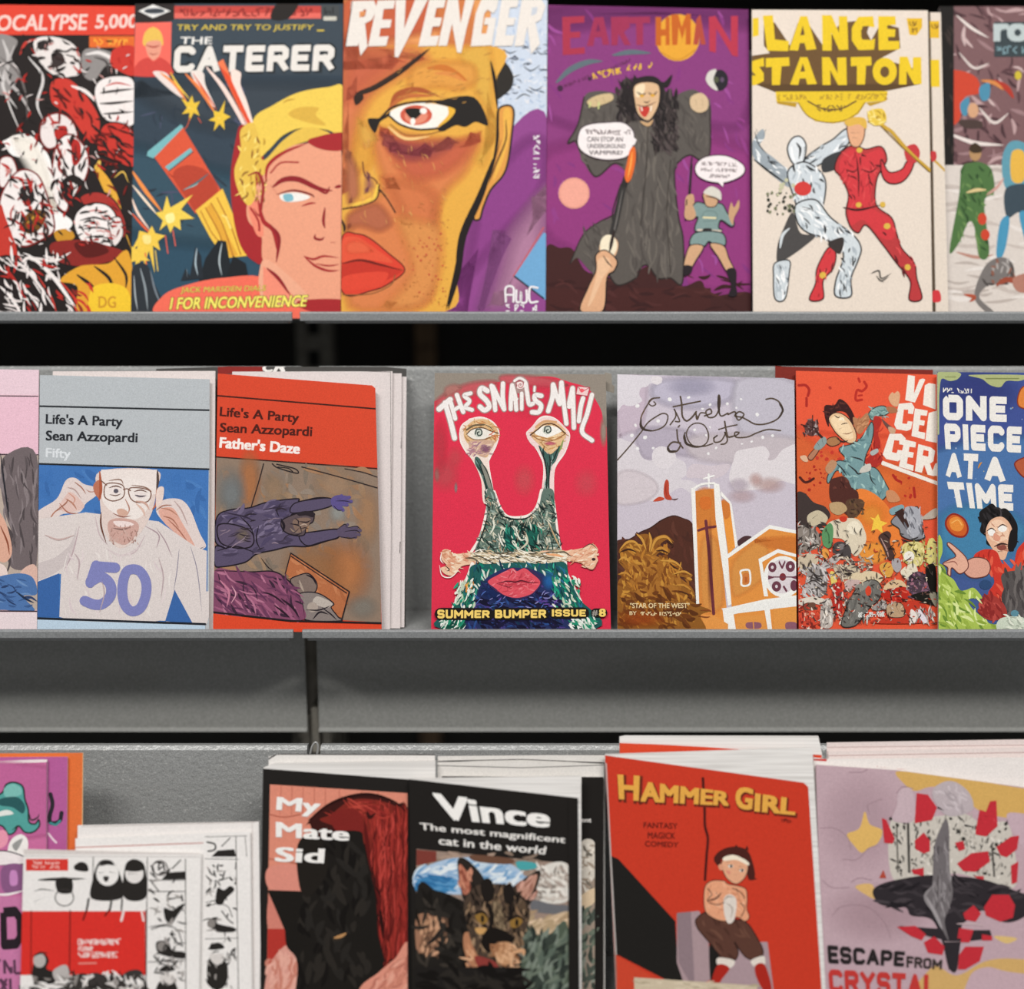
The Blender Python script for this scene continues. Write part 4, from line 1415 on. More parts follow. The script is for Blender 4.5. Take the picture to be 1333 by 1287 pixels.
comic('comic_book', 'red comic with purple figure flying arms outstretched over a bed', 'middle shelf comics',
 [(283.5, 486), (484, 501.5), (488.5, 505), (497, 829), (277.5, 829)], plane('mid', -0.8, (280, 818)), 'd2472d', '''
@ 260 460 3.3867
L 3a1a14 7 78,186 776,244
T 4a1a14 0.035 92,234 438,262 434,316 88,288 Life's_A_Party
T 4a1a14 0.035 92,306 496,322 492,378 88,358 Sean_Azzopardi
T f3e8e2 0.05 92,368 442,396 438,442 88,414 Father's_Daze
P 8b7767 74,458 790,512 800,1186 62,1140
L 2f1a16 6 74,456 790,508
X 8f8073,7d6f62,9a7f66,86796f,a07a5c 81 190 110,520 740,1120 80 26 50 60
H b8784c 0.7 220,560 60,160
H a88a70 0.7 600,580 120,100
H b9794c 0.8 640,960 140,180
H a8764e 0.6 500,960 160,180
H 8f8a84 0.7 130,600 90,120
H 7f8384 0.7 140,620 60,100
H 9a9c98 0.7 610,700 50,60
H b58a66 0.6 740,720 60,160
H 8a857c 0.6 720,1120 80,60
H a4876c 0.6 330,600 70,100
C 241d20 5 282,486 262,560 226,680
C 241d20 5 450,500 600,540 782,592
C 241d20 4 640,508 720,524 786,546
C 241d20 5 320,486 345,504 430,528 420,508 340,488
C 241d20 4 345,500 390,506 410,520
B 241d20 5 270,900 300,940 330,962
B 241d20 4 290,905 320,950
# figure
SO 574d66 1f1820 6 76,722 130,690 220,680 300,655 430,640 440,652 520,636 580,640 584,660 520,690 440,700 404,712 400,740 450,790 470,790 610,774 612,810 560,826 480,850 400,850 330,866 250,884 200,920 100,940 66,930 70,850 120,860 70,830
X 463d54,6a5f7a,4d4460,756a84 82 80 90,660 420,900 60 16 160 40 76,722 130,690 220,680 300,655 430,640 440,652 520,690 440,700 404,712 400,740 450,790 400,850 330,866 250,884 100,940 66,930
SO 5d5168 1f1820 6 80,760 140,752 220,780 240,820 220,854 150,856 90,830
H 7a6b5e 0.7 190,800 40,36
SO 574d66 1f1820 5 400,700 420,660 520,640 580,640 586,668 520,690 450,700
SO 574d66 1f1820 5 440,800 520,784 610,776 614,808 540,830 470,846
B 1f1820 6 260,760 250,820 270,870
B 1f1820 5 350,720 340,690 360,660
B 1f1820 6 180,720 220,760 240,800
B 1f1820 6 76,870 160,850 250,880
B 332a3c 7 110,700 200,720 240,740
B 332a3c 6 280,690 330,680 390,670
# purple far hand, near hand
S 5a4f86 580,640 610,624 660,632 640,650 668,652 630,664 630,690 600,686 582,668
L 5a4f86 15 600,645 660,634
L 5a4f86 15 610,655 668,652
L 5a4f86 14 610,662 650,668
L 5a4f86 15 606,664 632,690
L 5a4f86 12 600,640 626,626
B 1f1820 4 600,650 640,650 670,656
B 1f1820 4 590,670 610,690 634,690
B 1f1820 4 606,640 634,644
S 584c62 606,776 640,756 660,772 664,800 640,812 616,806
L 584c62 13 640,768 652,754
L 584c62 14 650,774 694,766
L 584c62 14 654,784 708,780
L 584c62 14 654,794 704,798
L 584c62 13 650,802 688,810
B 1f1820 4 606,776 640,752 648,768
B 1f1820 4 650,768 690,762 712,776
B 1f1820 4 640,784 690,780 710,796
B 1f1820 4 616,806 660,814 700,808
# head
SO 5a4c50 1f1820 5 360,740 400,716 450,700 500,700 500,740 470,760 460,800 410,800 370,780
S 7d665a 410,740 450,724 490,730 470,770 430,790
B 1f1820 12 360,730 372,760 366,790
B 1f1820 8 440,716 480,706 500,716
B 1f1820 6 400,750 440,760 450,790
B 1f1820 6 440,740 470,744 490,735
B 1f1820 5 380,790 420,800 456,790
S 2a2228 430,704 470,694 508,704 498,722 470,714 440,716
B 1f1820 5 420,726 436,740 432,760
B b09a8a 6 440,760 462,752 476,760
B 1f1820 4 446,772 466,768 480,772
B 8a7668 7 400,770 414,784 440,790
X 2f2630,8a7888,463c50 85 46 90,680 580,900 50 5 165 30 76,722 130,690 300,655 430,640 404,712 400,740 450,790 400,850 330,866 250,884 100,940 66,930
# orange bed board and sleeper
P b06a44 404,880 660,1050 626,1164 610,1160 480,1060 380,970
X b8734c,a5623e,c07c54 83 40 400,900 640,1150 60 16 40 30 404,880 660,1050 626,1164 480,1060 380,970
L 241d20 6 402,880 660,1050 628,1168
L 241d20 5 404,894 648,1056
L 241d20 5 402,880 378,970
SO 7d6c64 1f1820 5 400,1000 430,980 480,970 516,1010 510,1050 470,1060 430,1050
B 1f1820 9 470,975 500,990 514,1020
B a8978a 10 440,1000 450,1030 460,1050
B 1f1820 5 430,1010 446,1020
SO 857a76 1f1820 5 440,1060 520,1056 590,1100 580,1120 610,1160 620,1178 470,1174 450,1120
S b8ada4 520,1070 585,1100 560,1120 500,1100
E a89a90 498 1118 24 22
B 1f1820 6 470,1130 530,1130 580,1110
B 1f1820 6 540,1120 580,1150 606,1176
B 1f1820 8 500,1170 530,1140 570,1150
# blanket
S 7f4763 66,960 140,955 240,965 320,960 380,990 420,1040 450,1100 460,1172 300,1165 180,1150 62,1140
B 1f1820 6 66,956 220,962 330,962 400,1010 450,1090 464,1172
X 9a5a78,5c3350,b0708a,6a3a58,3a2436 84 120 80,970 440,1160 80 10 40 35 66,960 240,965 320,960 380,990 420,1040 450,1100 460,1172 300,1165 62,1140
B c07a92 10 90,1000 130,1050 120,1120
B 2a1a26 10 360,1080 410,1120 440,1165
B 2a1a26 9 330,1110 370,1140 400,1166
B 2a1a26 8 280,1050 330,1070 380,1110
B d9a0b0 5 140,1100 160,1060 140,1020
L 241d20 8 62,1140 400,1178 800,1188
P d9492c 60,1146 400,1184 802,1194 802,1400 60,1400
''', fwd=0.0, page_px=1)
t = comic('comic_book', 'crimson comic with a green snail, eyes on long stalks and big red lips', 'middle shelf comics',
 [(565.9, 485.3), (788.5, 487.2), (795.3, 829), (561.2, 829)], plane('mid', 0, None, 0.004), 'd9314b', '''
@ 555 475 5.332
S 8f857a -20,-20 1300,-20 1300,420 1240,420 1215,320 1180,250 1120,160 1000,120 860,80 700,90 560,110 400,130 300,150 170,200 60,250 -20,270
G c75a60 0.9 40 60,230 180,150 330,100 500,100 480,190 300,240 160,330 60,300
G c85a62 0.9 30 520,60 700,60 900,90 1000,140 900,170 600,150 500,120
G b97a72 0.8 30 120,150 200,120 260,160 180,220 120,230
H 98887c 0.9 1230,460 30,120
H 8f8478 0.9 75,760 22,60
H 8b7f80 0.9 205,850 14,44
H c9585f 0.5 130,760 120,140
H cf5a60 0.4 200,640 70,90
H d66066 0.45 680,800 90,130
H d4606a 0.35 1110,820 100,120
H c9404f 0.6 100,560 60,220
H e0405a 0.6 800,250 300,160
# lettering, grey rim then white
C a88a86 50 88,306 130,270 166,240
C a88a86 47 130,262 170,400 196,508
C a88a86 41 170,262 200,372
C a88a86 41 212,208 232,262 256,326
C a88a86 36 196,310 238,284
C a88a86 38 308,196 262,212 300,250 270,292 318,312
C a88a86 47 424,180 384,160 372,200 420,250 436,290 404,314 372,290
C a88a86 41 452,144 470,230 478,312
C a88a86 41 462,150 500,230 540,308
C a88a86 41 532,128 530,220 540,308
C a88a86 40 586,306 588,220 596,140
C a88a86 40 596,140 616,220 624,310
C a88a86 34 590,240 626,236
C a88a86 36 662,180 662,306
C a88a86 40 690,120 700,200 714,272 740,268
C a88a86 27 752,152 750,180
C a88a86 43 798,214 756,210 756,244 796,280 780,326 734,328
C a88a86 43 846,320 876,220 880,136
C a88a86 43 880,136 904,216 926,270
C a88a86 43 926,270 934,200 938,122
C a88a86 41 938,122 956,280 972,408
C a88a86 41 990,270 1006,200 1014,160
C a88a86 41 1016,160 1020,300 1024,436
C a88a86 41 1058,390 1072,290 1088,230
C a88a86 41 1150,206 1116,340 1080,460 1150,524
O a88a86 36 650,136 38 44
C ece6e3 36 88,306 130,270 166,240
C ece6e3 34 130,262 170,400 196,508
C ece6e3 29 170,262 200,372
C ece6e3 29 212,208 232,262 256,326
C ece6e3 24 196,310 238,284
C ece6e3 26 308,196 262,212 300,250 270,292 318,312
C ece6e3 33 424,180 384,160 372,200 420,250 436,290 404,314 372,290
C ece6e3 29 452,144 470,230 478,312
C ece6e3 29 462,150 500,230 540,308
C ece6e3 29 532,128 530,220 540,308
C ece6e3 28 586,306 588,220 596,140
C ece6e3 28 596,140 616,220 624,310
C ece6e3 22 590,240 626,236
C ece6e3 24 662,196 662,306
C ece6e3 28 690,130 700,200 714,272 740,268
C ece6e3 15 752,152 750,180
C ece6e3 31 798,214 756,210 756,244 796,280 780,326 734,328
C ece6e3 31 846,320 876,220 880,136
C ece6e3 31 880,136 904,216 926,270
C ece6e3 31 926,270 934,200 938,122
C ece6e3 29 938,122 956,280 972,408
C ece6e3 29 990,270 1006,200 1014,160
C ece6e3 29 1016,160 1020,300 1024,436
C ece6e3 29 990,290 1010,284
C ece6e3 29 1058,390 1072,290 1088,230
C ece6e3 29 1150,206 1116,340 1080,460 1150,524
# snail shell on the i, envelope on the second
C ece6e3 17 612,110 648,92 690,116 696,160
C f0dcd8 26 640,130 660,130 664,150 640,152
C b05560 5 628,150 624,120 650,108 672,124 668,150 650,158 640,144 650,130 658,138
PO e9c8c6 b54a55 5 1050,148 1134,156 1118,216 1038,204
L b54a55 5 1050,148 1080,186 1134,156
S e8606a 1062,172 1080,164 1098,176 1078,192
# snail halo
C efe4de 16 300,380 380,366 460,400 500,470 480,560 440,640 430,700 470,930
C efe4de 18 300,384 246,430 240,520 280,600 340,660 380,760 420,930
S ead8cc 240,440 300,380 400,370 480,420 500,500 460,600 430,650 440,760 470,880 500,960 400,960 380,800 330,680 270,590 238,500
C efe4de 16 700,470 740,430 800,365 880,370 950,430 990,490 960,600 900,690 880,760 880,940
C efe4de 16 700,480 740,540 790,620 820,720 800,940
S ead0cc 700,470 800,370 900,380 990,480 960,600 890,700 880,930 800,940 820,720 780,600 720,540
# left eyeball
S d9b182 270,440 330,385 420,380 490,440 492,520 450,570 420,640 360,620 300,560 262,500
X cf9a5e,e6c59a,b58a5a,dcb888,c07a4a 92 90 270,390 490,520 60 9 20 60 270,440 330,385 420,380 490,440 492,520 450,570 360,600 300,560 262,500
S c9a58e 290,540 360,520 470,530 440,600 400,640 340,610
X b0808a,d9b4a0,9a7482,e2c4ae 93 60 300,540 450,620 46 9 160 40
H 8a5a74 0.8 410,585 40,30
S e9e2d8 285,480 320,450 380,440 440,455 480,476 430,500 380,520 320,512
C 5a3a26 7 280,480 320,446 390,436 440,456 500,474
C 7a5032 5 285,490 330,516 400,516 450,500
C 6a5a44 12 280,450 330,420 400,414
E c3c8bc 362 470 30 32
C 3a423e 9 340,480 350,448 380,450 384,480 362,490 354,472 366,464
B c65a32 7 430,490 460,470 480,450
B c65a32 7 440,480 480,500 470,520
B 4a5550 5 400,410 440,430 470,460
# right eyeball
S deb68a 730,480 780,420 850,390 920,410 970,470 940,550 900,620 840,610 790,560 740,510
X cf9a5e,ecd0a6,b58a5a,dcb888,e8c8a0 94 90 730,395 970,600 60 9 20 50 730,480 780,420 850,390 920,410 970,470 940,550 900,620 840,610 790,560
S f1ece4 752,470 800,430 860,420 920,440 940,460 880,490 830,504 790,494
C 5a3a26 9 722,486 770,450 820,412 890,414 966,476
C 8a5a36 6 730,486 790,520 870,526 966,478
C b5804e 8 740,490 800,500 880,520 940,500
E c6cabd 838 452 32 30
C 3a423e 9 820,462 826,430 856,428 864,456 842,472 832,456 846,448
C d2a074 14 760,430 820,390 900,396
H c9607a 0.8 860,545 50,16
C b05a62 6 830,546 860,536 890,548
B 8a9a5a 14 950,520 930,580 890,640
# stalks
S 45635c 340,640 370,650 400,720 430,780 460,870 480,950 410,950 410,860 380,760 340,690
X 2f4a44,6f8f86,a9b7ae,1f2f2e 95 60 350,650 470,940 70 8 65 15 340,640 370,650 400,720 430,780 460,870 480,950 410,950 410,860 380,760
S 88877c 380,690 420,720 440,800 470,880 450,900 420,820
B 1c2624 8 340,640 390,740 420,860 440,950
B 1c2624 7 370,650 430,760 470,900
S 3f5f58 780,560 850,620 900,590 930,560 900,660 870,700 850,780 850,950 790,950 830,800 830,700
X 2f4a44,7f9f98,b5c2ba,1f2f2e 96 70 790,590 910,940 60 8 95 20 780,560 850,620 900,590 870,700 850,780 850,950 790,950 830,800 830,700
B 1c2624 10 780,560 820,660 836,780 820,950
B 1c2624 10 850,610 860,680 850,800 856,950
B 1c2624 8 920,560 890,640 860,690
S b9b0a4 790,920 830,900 840,940 800,960
# ------------- lower half
@ 555 640 5.332
C f0e6de 20 425,-10 430,60 410,180 370,320 310,420
C f0e6de 22 470,0 510,110 560,170 640,180 720,160 770,100 800,-10
C f0e6de 18 870,-10 890,120 910,280 930,400
S 5f7268 420,-10 470,0 500,100 560,170 640,185 720,170 780,100 810,-10 880,-10 890,120 900,250 930,390 900,440 700,470 600,480 450,450 340,420 380,300 420,180
X 3a5a50,8fa39a,b9bfae,203a36,4f8270,d6d2c0,7d8f80,2f3a38 97 330 360,30 930,460 60 10 60 60 420,-10 470,0 500,100 560,170 640,185 720,170 780,100 810,-10 880,-10 890,120 900,250 930,390 900,440 700,470 450,450 340,420 380,300 420,180
X b5b09c,8f9a86,d8d2bc,a08a70,6a7468 89 220 340,40 930,450 46 8 50 80 420,-10 470,0 500,100 560,170 640,185 720,170 780,100 810,-10 880,-10 890,120 900,250 930,390 900,440 450,450 340,420 380,300 420,180
X 161f1e,1d2a28 88 120 340,40 930,450 54 6 60 80 420,-10 470,0 500,100 560,170 640,185 720,170 780,100 810,-10 880,-10 890,120 900,250 930,390 900,440 450,450 340,420 380,300 420,180
S 14504a 540,270 600,250 620,330 600,420 550,370
S 1c5a4e 700,240 760,230 780,300 740,380 700,320
X 173a35,2e8a72,d9dccb,0f2422 98 90 520,230 800,420 60 11 70 40
B dfe0d0 13 460,200 470,240 440,300
B dfe0d0 11 620,260 650,330 690,330
B cfc8b0 14 650,400 700,350 690,280
B e6e4d8 12 500,290 520,350 540,380
B 14201e 9 500,110 520,160 600,190 700,180 780,110
B 14201e 8 430,150 400,260 350,400
B c4a47c 10 850,220 900,330 930,390
# bone
S e5bfa0 110,410 150,400 200,430 330,420 460,430 480,480 330,500 240,520 190,580 130,570 100,530 140,510 108,470
S dda486 120,430 160,420 200,450 190,520 160,560 130,540 150,500 120,470
S e5b697 800,410 950,410 1080,390 1150,360 1190,400 1180,440 1190,480 1150,540 1110,520 1060,490 960,480 830,490 780,450
X d99a7c,eac9ac,c98a6a,f0dcc4 99 80 110,410 330,560 50 10 20 50 110,410 150,400 200,430 330,420 330,500 240,520 190,580 130,570 140,510
X d99a7c,eac9ac,c98a6a,f0dcc4 100 80 960,370 1190,530 50 10 160 40 960,410 1080,390 1150,360 1190,400 1180,440 1190,480 1150,540 1060,490 960,480
B f2e6e0 8 106,420 100,470 120,500
B f2e6e0 8 92,510 110,580 170,592 230,540
B 2a1f1e 7 130,510 160,540 140,550
B 2a1f1e 10 1150,356 1172,360
E 3a2422 1160 468 14 10
B 4a3530 6 1080,394 1140,362 1190,400
B 8a5a48 5 1190,480 1150,540 1060,495
S d8c9ae 330,420 480,440 640,470 700,470 830,420 960,420 960,480 820,500 700,500 600,500 420,490 320,460
X efe6d2,a8977c,5a5040,cdb996,f4eee0 101 190 320,415 960,500 90 9 8 25
B 231f1c 6 330,430 400,460 480,500 560,490
B 231f1c 6 500,440 580,480 640,490
B 231f1c 6 790,430 860,420 960,420
B 231f1c 6 720,480 800,500 900,490
B e9a878 16 830,430 900,440 960,450
# body
C efe6de 26 320,500 290,590 220,740 190,800
C efe6de 22 965,490 970,560 1040,700 1090,800
S 1f5a58 320,510 480,500 640,490 800,500 960,490 990,600 1060,740 1170,950 110,950 190,800 250,700 290,600
X 0f7a66,1a4a62,2a6a8a,0c3a3c,3fae96,d8ddd0,265a50,17324a 102 300 200,500 1090,800 70 13 70 45 320,510 640,490 960,490 990,600 1060,740 1100,820 180,820 250,700 290,600
S 26315e 430,590 560,530 740,540 840,600 880,700 960,810 1000,950 230,950 330,780 370,660
X 1d2450,3a3a7a,20204a,4a3a80,14304a,2a4a86 103 260 270,620 960,950 70 14 50 60 430,590 560,530 740,540 840,600 880,700 960,810 1000,950 230,950 330,780 370,660
X 12102a,1a1838 104 110 340,720 920,950 90 18 20 40
H 2a6ab0 0.7 850,620 50,70
H 1b2a5a 0.8 500,700 160,70
X 4a6ab0,8a8ac0,6a4aa0 105 40 360,700 900,800 40 7 160 40
X 1d9a7a,e4e6da,2a7a5c,b9c8b0 106 60 880,570 1060,800 50 14 60 30
X 1d9a7a,e4e6da,2a7a5c,b9c8b0 107 60 200,620 330,800 50 14 110 30
X d98a3a,e2b25a 108 8 270,620 330,700 30 10 90 40
X eef0ea,1f8a6a,0c4a3c,d0dcd0 109 70 110,880 260,950 60 14 120 30
X eef0ea,1f8a6a,0c4a3c,d0dcd0 110 70 1000,880 1170,950 60 14 50 30
S 3a2a52 420,620 500,570 600,525 640,540 700,525 780,580 800,640 740,710 640,745 540,720 470,680
# lips
S d8515e 428,622 500,575 560,545 600,530 630,550 680,530 730,565 790,625 750,690 700,720 620,735 540,715 480,670
S c4404f 500,632 580,615 650,615 780,628 650,660 560,655
X e0626c,cc4553,e67680,b83a48 111 110 440,550 780,720 46 8 160 50 440,622 560,550 600,540 680,540 780,625 740,690 620,728 540,708
B 5a1626 10 490,636 560,620 620,626 660,616 720,630 790,626
B 7a1f2e 6 500,640 570,660 600,650
B 7a1f2e 5 560,660 570,700
C f0a0a4 5 590,560 600,540 622,560
# bottom lettering
C 1c1714 84 100,846 430,848
C 1c1714 84 500,846 810,846
C 1c1714 78 890,840 1090,840
C 1c1714 60 1170,838 1225,838
K f1cf6e 0.25 78,816 440,822 438,874 78,878 SUMMER
K f1cf6e 0.25 476,818 830,816 830,874 476,876 BUMPER
K f1cf6e 0.25 870,814 1106,816 1106,864 870,864 ISSUE
T 9a948c 0.04 1150,822 1186,822 1186,860 1150,860 #
T f1cf6e 0.05 1200,812 1240,812 1240,864 1200,864 8
''', thick=0.004, edge='8a2030')
sheet('bent_corner', [(788, 483), (797, 485), (797.5, 499), (801, 501), (800, 510), (789, 507)], MID, '8f877c', 0.0004, '', t, -0.006)
comic('comic_book', 'pale lilac comic with an orange church tower, dark hill and handwritten title', 'middle shelf comics',
 [(803.6, 487), (1020, 492), (1034, 495), (1037, 829), (803.6, 829)], plane('mid', -0.5, (803, 818), 0.001), 'c6bdc8', '''
@ 800 480 5.554
G b9b3c4 1 60 340,50 860,50 880,220 700,300 420,300 240,200
G c4bfcb 0.9 60 860,60 1330,80 1330,560 900,500
G c9b8c6 0.9 40 10,40 240,60 220,420 100,480 10,480
G b8aebd 0.9 40 160,420 560,440 620,640 420,640 200,660
G cfc4c9 0.8 50 560,460 1330,480 1330,700 600,680
H a9a5ba 0.6 560,130 200,80
S d6d0d6 10,40 60,40 230,50 330,60 340,100 300,110 260,105 230,130 190,140 180,190 200,230 150,260 100,270 60,260 10,300
S dcd5d8 270,55 330,55 345,85 310,115 270,95
S d3ccd1 10,540 90,520 160,560 200,640 270,660 280,590 330,570 400,590 440,640 510,680 520,760 480,800 560,810 640,880 560,900 480,860 400,900 300,960 180,930 100,960 10,940
S d8d1d5 270,640 290,580 350,560 430,600 440,660 380,720 300,700
S d9d2d5 860,660 880,600 940,580 1000,570 1080,560 1120,610 1110,660 1160,650 1200,600 1240,570 1330,560 1330,820 1200,810 1100,860 960,880 880,880 830,800 840,720
S cdc1c8 560,690 700,700 830,690 800,760 700,800 600,790 520,780
G d6cbd0 0.9 30 10,760 140,720 300,800 320,900 200,980 10,980
H c7a8a4 0.6 1120,840 130,70
H c79f98 0.5 1020,800 60,60
H c9b0b4 0.6 920,920 120,60
H c2b5c0 0.7 900,840 90,60
D ecebe9 122 1 398,220 400,222 13 15
D ecebe9 123 1 536,206 538,208 13 15
D e6e4e4 124 1 164,268 166,270 12 14
D e6e4e4 125 1 690,258 692,260 10 12
D e6e4e4 126 1 814,252 816,254 10 12
D e6e4e4 127 1 912,218 914,220 10 12
D e6e4e4 128 1 636,288 638,290 9 11
D e6e4e4 129 1 1030,330 1032,332 12 14
D e6e4e4 130 1 314,376 316,378 12 14
D e6e4e4 131 1 150,408 152,410 12 14
D e6e4e4 132 1 220,494 222,496 13 15
D e6e4e4 133 1 124,480 126,482 12 14
D e6e4e4 134 1 166,574 168,576 11 13
D e6e4e4 135 1 278,572 280,574 9 11
D e6e4e4 136 1 578,440 580,442 9 12
D e6e4e4 137 1 690,420 692,422 9 11
D e6e4e4 138 1 990,524 992,526 10 12
D e6e4e4 139 1 1070,494 1072,496 11 13
D e6e4e4 140 1 1142,482 1144,484 10 12
D e6e4e4 141 1 734,570 736,572 10 13
D e6e4e4 142 1 676,612 678,614 10 12
D e6e4e4 143 1 660,480 662,482 8 10
D e0dde0 144 1 880,280 882,282 8 10
D e6e4e4 145 1 920,540 922,542 8 9
# handwriting
C 54463a 10 20,660 100,570 190,460 240,390 300,346 350,322 385,340 370,400 320,436 250,448 200,420 190,360 220,290 270,220 325,208
C 54463a 9 325,208 270,215 246,246 270,268 298,256 284,238
C 6a5238 5 200,420 190,360 220,290
B 3f342d 20 192,360 190,410 220,440 280,446
C 54463a 10 402,404 440,350 440,310 430,290 456,340 470,380 440,380
C 54463a 13 476,200 486,260 490,340 520,376 560,350 590,310
C 54463a 11 424,274 500,258 620,234
C 54463a 10 590,310 590,350 600,364 620,320 660,320
B 54463a 16 585,320 596,350 605,366
C 54463a 11 650,340 700,320 690,290 660,310 680,350 730,340 760,270 760,200 750,200 752,290 770,340 820,320
B 3f342d 20 755,195 752,260 760,340
C 54463a 11 820,330 870,310 880,350 900,370 935,330 900,310 870,340 920,350 960,370 1020,400 1100,396 1180,360 1216,300 1190,240 1140,214 1095,220
B 3f342d 16 1190,250 1216,300 1180,360
C 54463a 10 460,420 470,410
C 54463a 11 450,440 460,520 494,572
C 54463a 12 476,536 420,530 384,570 400,600 450,594 480,550
B 3f342d 18 384,560 400,596 450,590
B 54463a 12 472,404 466,430
C 54463a 9 510,460 500,500 530,550 600,566 660,540 680,480 650,410 590,392 540,420 520,480 560,550 640,560 710,540
B 3f342d 18 505,470 520,540 600,566
C 54463a 10 716,500 745,480 720,500 725,530 770,520 800,470 796,460 816,510 800,540 770,545
C 54463a 12 796,380 806,440 820,490 850,490
C 54463a 9 752,438 820,418 886,404
C 54463a 10 840,490 880,480 900,460 870,460 880,494 960,492 1030,462 1110,438 1200,446
# bird
S b5432f 360,830 375,800 392,820 395,900 412,930 410,948 370,940 355,900
S c04c34 280,955 320,925 360,935 345,950 300,958
B 5a3a38 10 410,940 435,945 462,936
B 8a2c22 6 372,830 370,880 380,930
# church, cross
L ecebe8 14 680,762 682,862
L ecebe8 12 645,794 718,772
@ 800 650 5.554
S 4f2c22 -10,340 120,280 190,230 260,205 330,150 420,118 500,135 560,170 620,300 640,760 -10,760
X 562f25,472820,5c352a 146 60 60,200 580,700 110 24 60 40 -10,340 120,280 260,205 420,130 560,180 620,300 640,760 -10,760
B 3a211b 9 10,330 120,280 190,235 260,205 340,150 420,118 480,130 560,165
P dd8f42 580,-60 720,-80 820,880 860,960 600,960
G d9843c 0.8 30 580,-60 720,-70 740,200 590,200
G e0994e 0.8 40 610,300 760,300 800,760 620,800
H c96a2e 0.8 655,30 50,50
S cf6f2e 620,-10 690,-14 694,60 630,66
P e6953f 770,10 830,20 876,340 822,400
G d9803a 0.8 14 770,0 830,20 836,120 790,140
P ebe9e4 552,-80 582,-90 612,760 590,760
P ebe9e4 716,-120 756,-110 860,750 820,770 730,140
P ebe9e4 830,20 846,30 890,330 872,350
P ebe9e4 770,-60 840,20 834,34 766,-30
C ebe9e4 16 560,-70 630,-110 720,-118
L 6a3038 22 660,156 690,460 716,826
L 6a3038 18 606,224 664,204 728,196
H 6a3038 0.6 690,470 24,360
# hall
P dd8f42 820,420 1120,210 1330,250 1330,960 860,960
G e09a4e 0.8 40 840,440 1100,260 1100,560 860,720
G d9803a 0.7 40 1000,280 1330,260 1330,400 1100,360
S 4a3032 890,300 940,264 990,270 960,300 900,334
P ecebe6 810,400 1120,184 1330,226 1330,250 1120,212 822,424
P ecebe6 1040,430 1180,358 1330,400 1330,420 1180,386 1066,452 1110,700 1080,700
E ecebe6 1220 560 138 148
P dd8f42 1070,452 1180,392 1330,420 1330,470 1240,420 1120,440 1080,500
E ecebe6 1216 556 138 148
E d6cdd0 1210 556 104 124
E 6a3a48 1140 490 30 36
E 6a3a48 1270 484 34 40
E 6a3a48 1170 628 34 38
E 6a3a48 1296 622 26 40
E d6cdd0 1140 490 10 12
E d6cdd0 1270 484 10 12
E d6cdd0 1170 628 10 12
E 7a3036 1215 560 24 28
P 6a3a48 1190,440 1210,480 1230,440 1236,452 1216,500 1206,500 1184,456
P 6a3a48 1110,548 1160,562 1110,580
P 6a3a48 1320,548 1270,562 1320,580
P 6a3a48 1226,620 1250,660 1240,672 1214,630
L 6a3a48 8 1120,560 1310,560
Q ecebe6 14 910,520 945,508 976,520 976,610 920,620 916,560
S c9773a 930,540 968,536 972,604 930,606
R b5602c 940 560 960 600
P ecebe6 780,790 1090,720 1330,690 1330,760 1120,770 1140,960 1110,960 1080,780 860,830 880,960 800,960
P e9e8e4 772,788 1330,700 1330,770 860,826 800,820
P dd9448 880,846 1076,830 1100,960 880,960
P dd9448 1146,790 1330,770 1330,960 1150,960
S 8a5a6a 956,890 1050,890 1052,930 960,930
L d9924a 8 1002,886 1006,936
S 8a5a6a 1240,890 1310,890 1312,940 1242,940
S 8a5a6a 690,924 764,920 766,950 690,950
P e0954a 620,830 720,840 820,900 820,960 600,960 640,880
# palm
S 8d5a24 30,380 60,330 130,310 190,340 210,280 160,260 240,250 260,300 300,270 370,255 430,310 380,290 330,330 400,360 380,400 330,380 300,420 400,430 480,490 500,540 470,510 560,540 540,570 470,560 560,640 580,720 520,700 600,760 690,800 620,840 660,930 600,960 20,960 20,620 60,560 20,540 80,520 30,450 60,430 100,420 60,400
S a36b2c 100,440 200,400 330,420 450,520 480,640 380,700 200,700 120,620
X b5782e,8a5420,9a6226,c08838,7a461c 147 300 40,300 560,900 70 18 60 60 30,380 130,310 190,340 240,250 260,300 370,255 330,330 400,360 330,380 400,430 480,490 560,540 560,640 600,760 640,900 20,900 20,620 60,560 20,540 80,520 30,450
X 6a3a18,5a3014 148 70 30,640 600,930 80 26 20 40
H a04a1c 0.7 200,860 220,80
B c79040 18 40,360 90,310 150,310 200,380
B c79040 18 160,250 200,290 230,370
B c79040 18 250,240 262,300 250,380
B c79040 20 260,380 300,290 370,270 420,320
B bd8438 18 270,400 330,350 390,380
B c79040 16 30,440 70,420 120,470
B bd8438 16 30,540 80,530 130,570
B c79040 16 330,440 430,450 490,500
B c79040 15 420,540 500,520 560,550
B bd8438 16 440,620 500,620 560,660
B 3f2418 14 40,380 100,360 160,380
B 3f2418 12 380,300 420,330 410,350
B 3f2418 11 300,370 350,370 395,392
B 3f2418 11 400,460 430,490 460,500
B 3f2418 10 290,450 330,420
B 3f2418 9 40,450 80,480
B 3f2418 9 440,540 470,530
B 4a2a1a 9 460,660 520,680 540,700
B 8a4a24 10 620,800 680,800 700,810
B 8a4a24 9 600,840 660,850 690,846
T e6cfa0 0.02 112,748 540,748 540,784 112,784 "STAR_OF_THE_WEST"
T e6cfa0 0.02 108,808 158,808 158,834 108,834 BY
W e6cfa0 186,810 490,814 26 18
''')
comic('comic_book', 'comic behind the orange-red leaping figure one, a dark red top edge showing', 'middle shelf comics',
 [(1012, 474), (1024, 475), (1219, 479), (1219, 829), (1012, 829)], MID, '7c2a22', fwd=-0.008, thick=0.002)
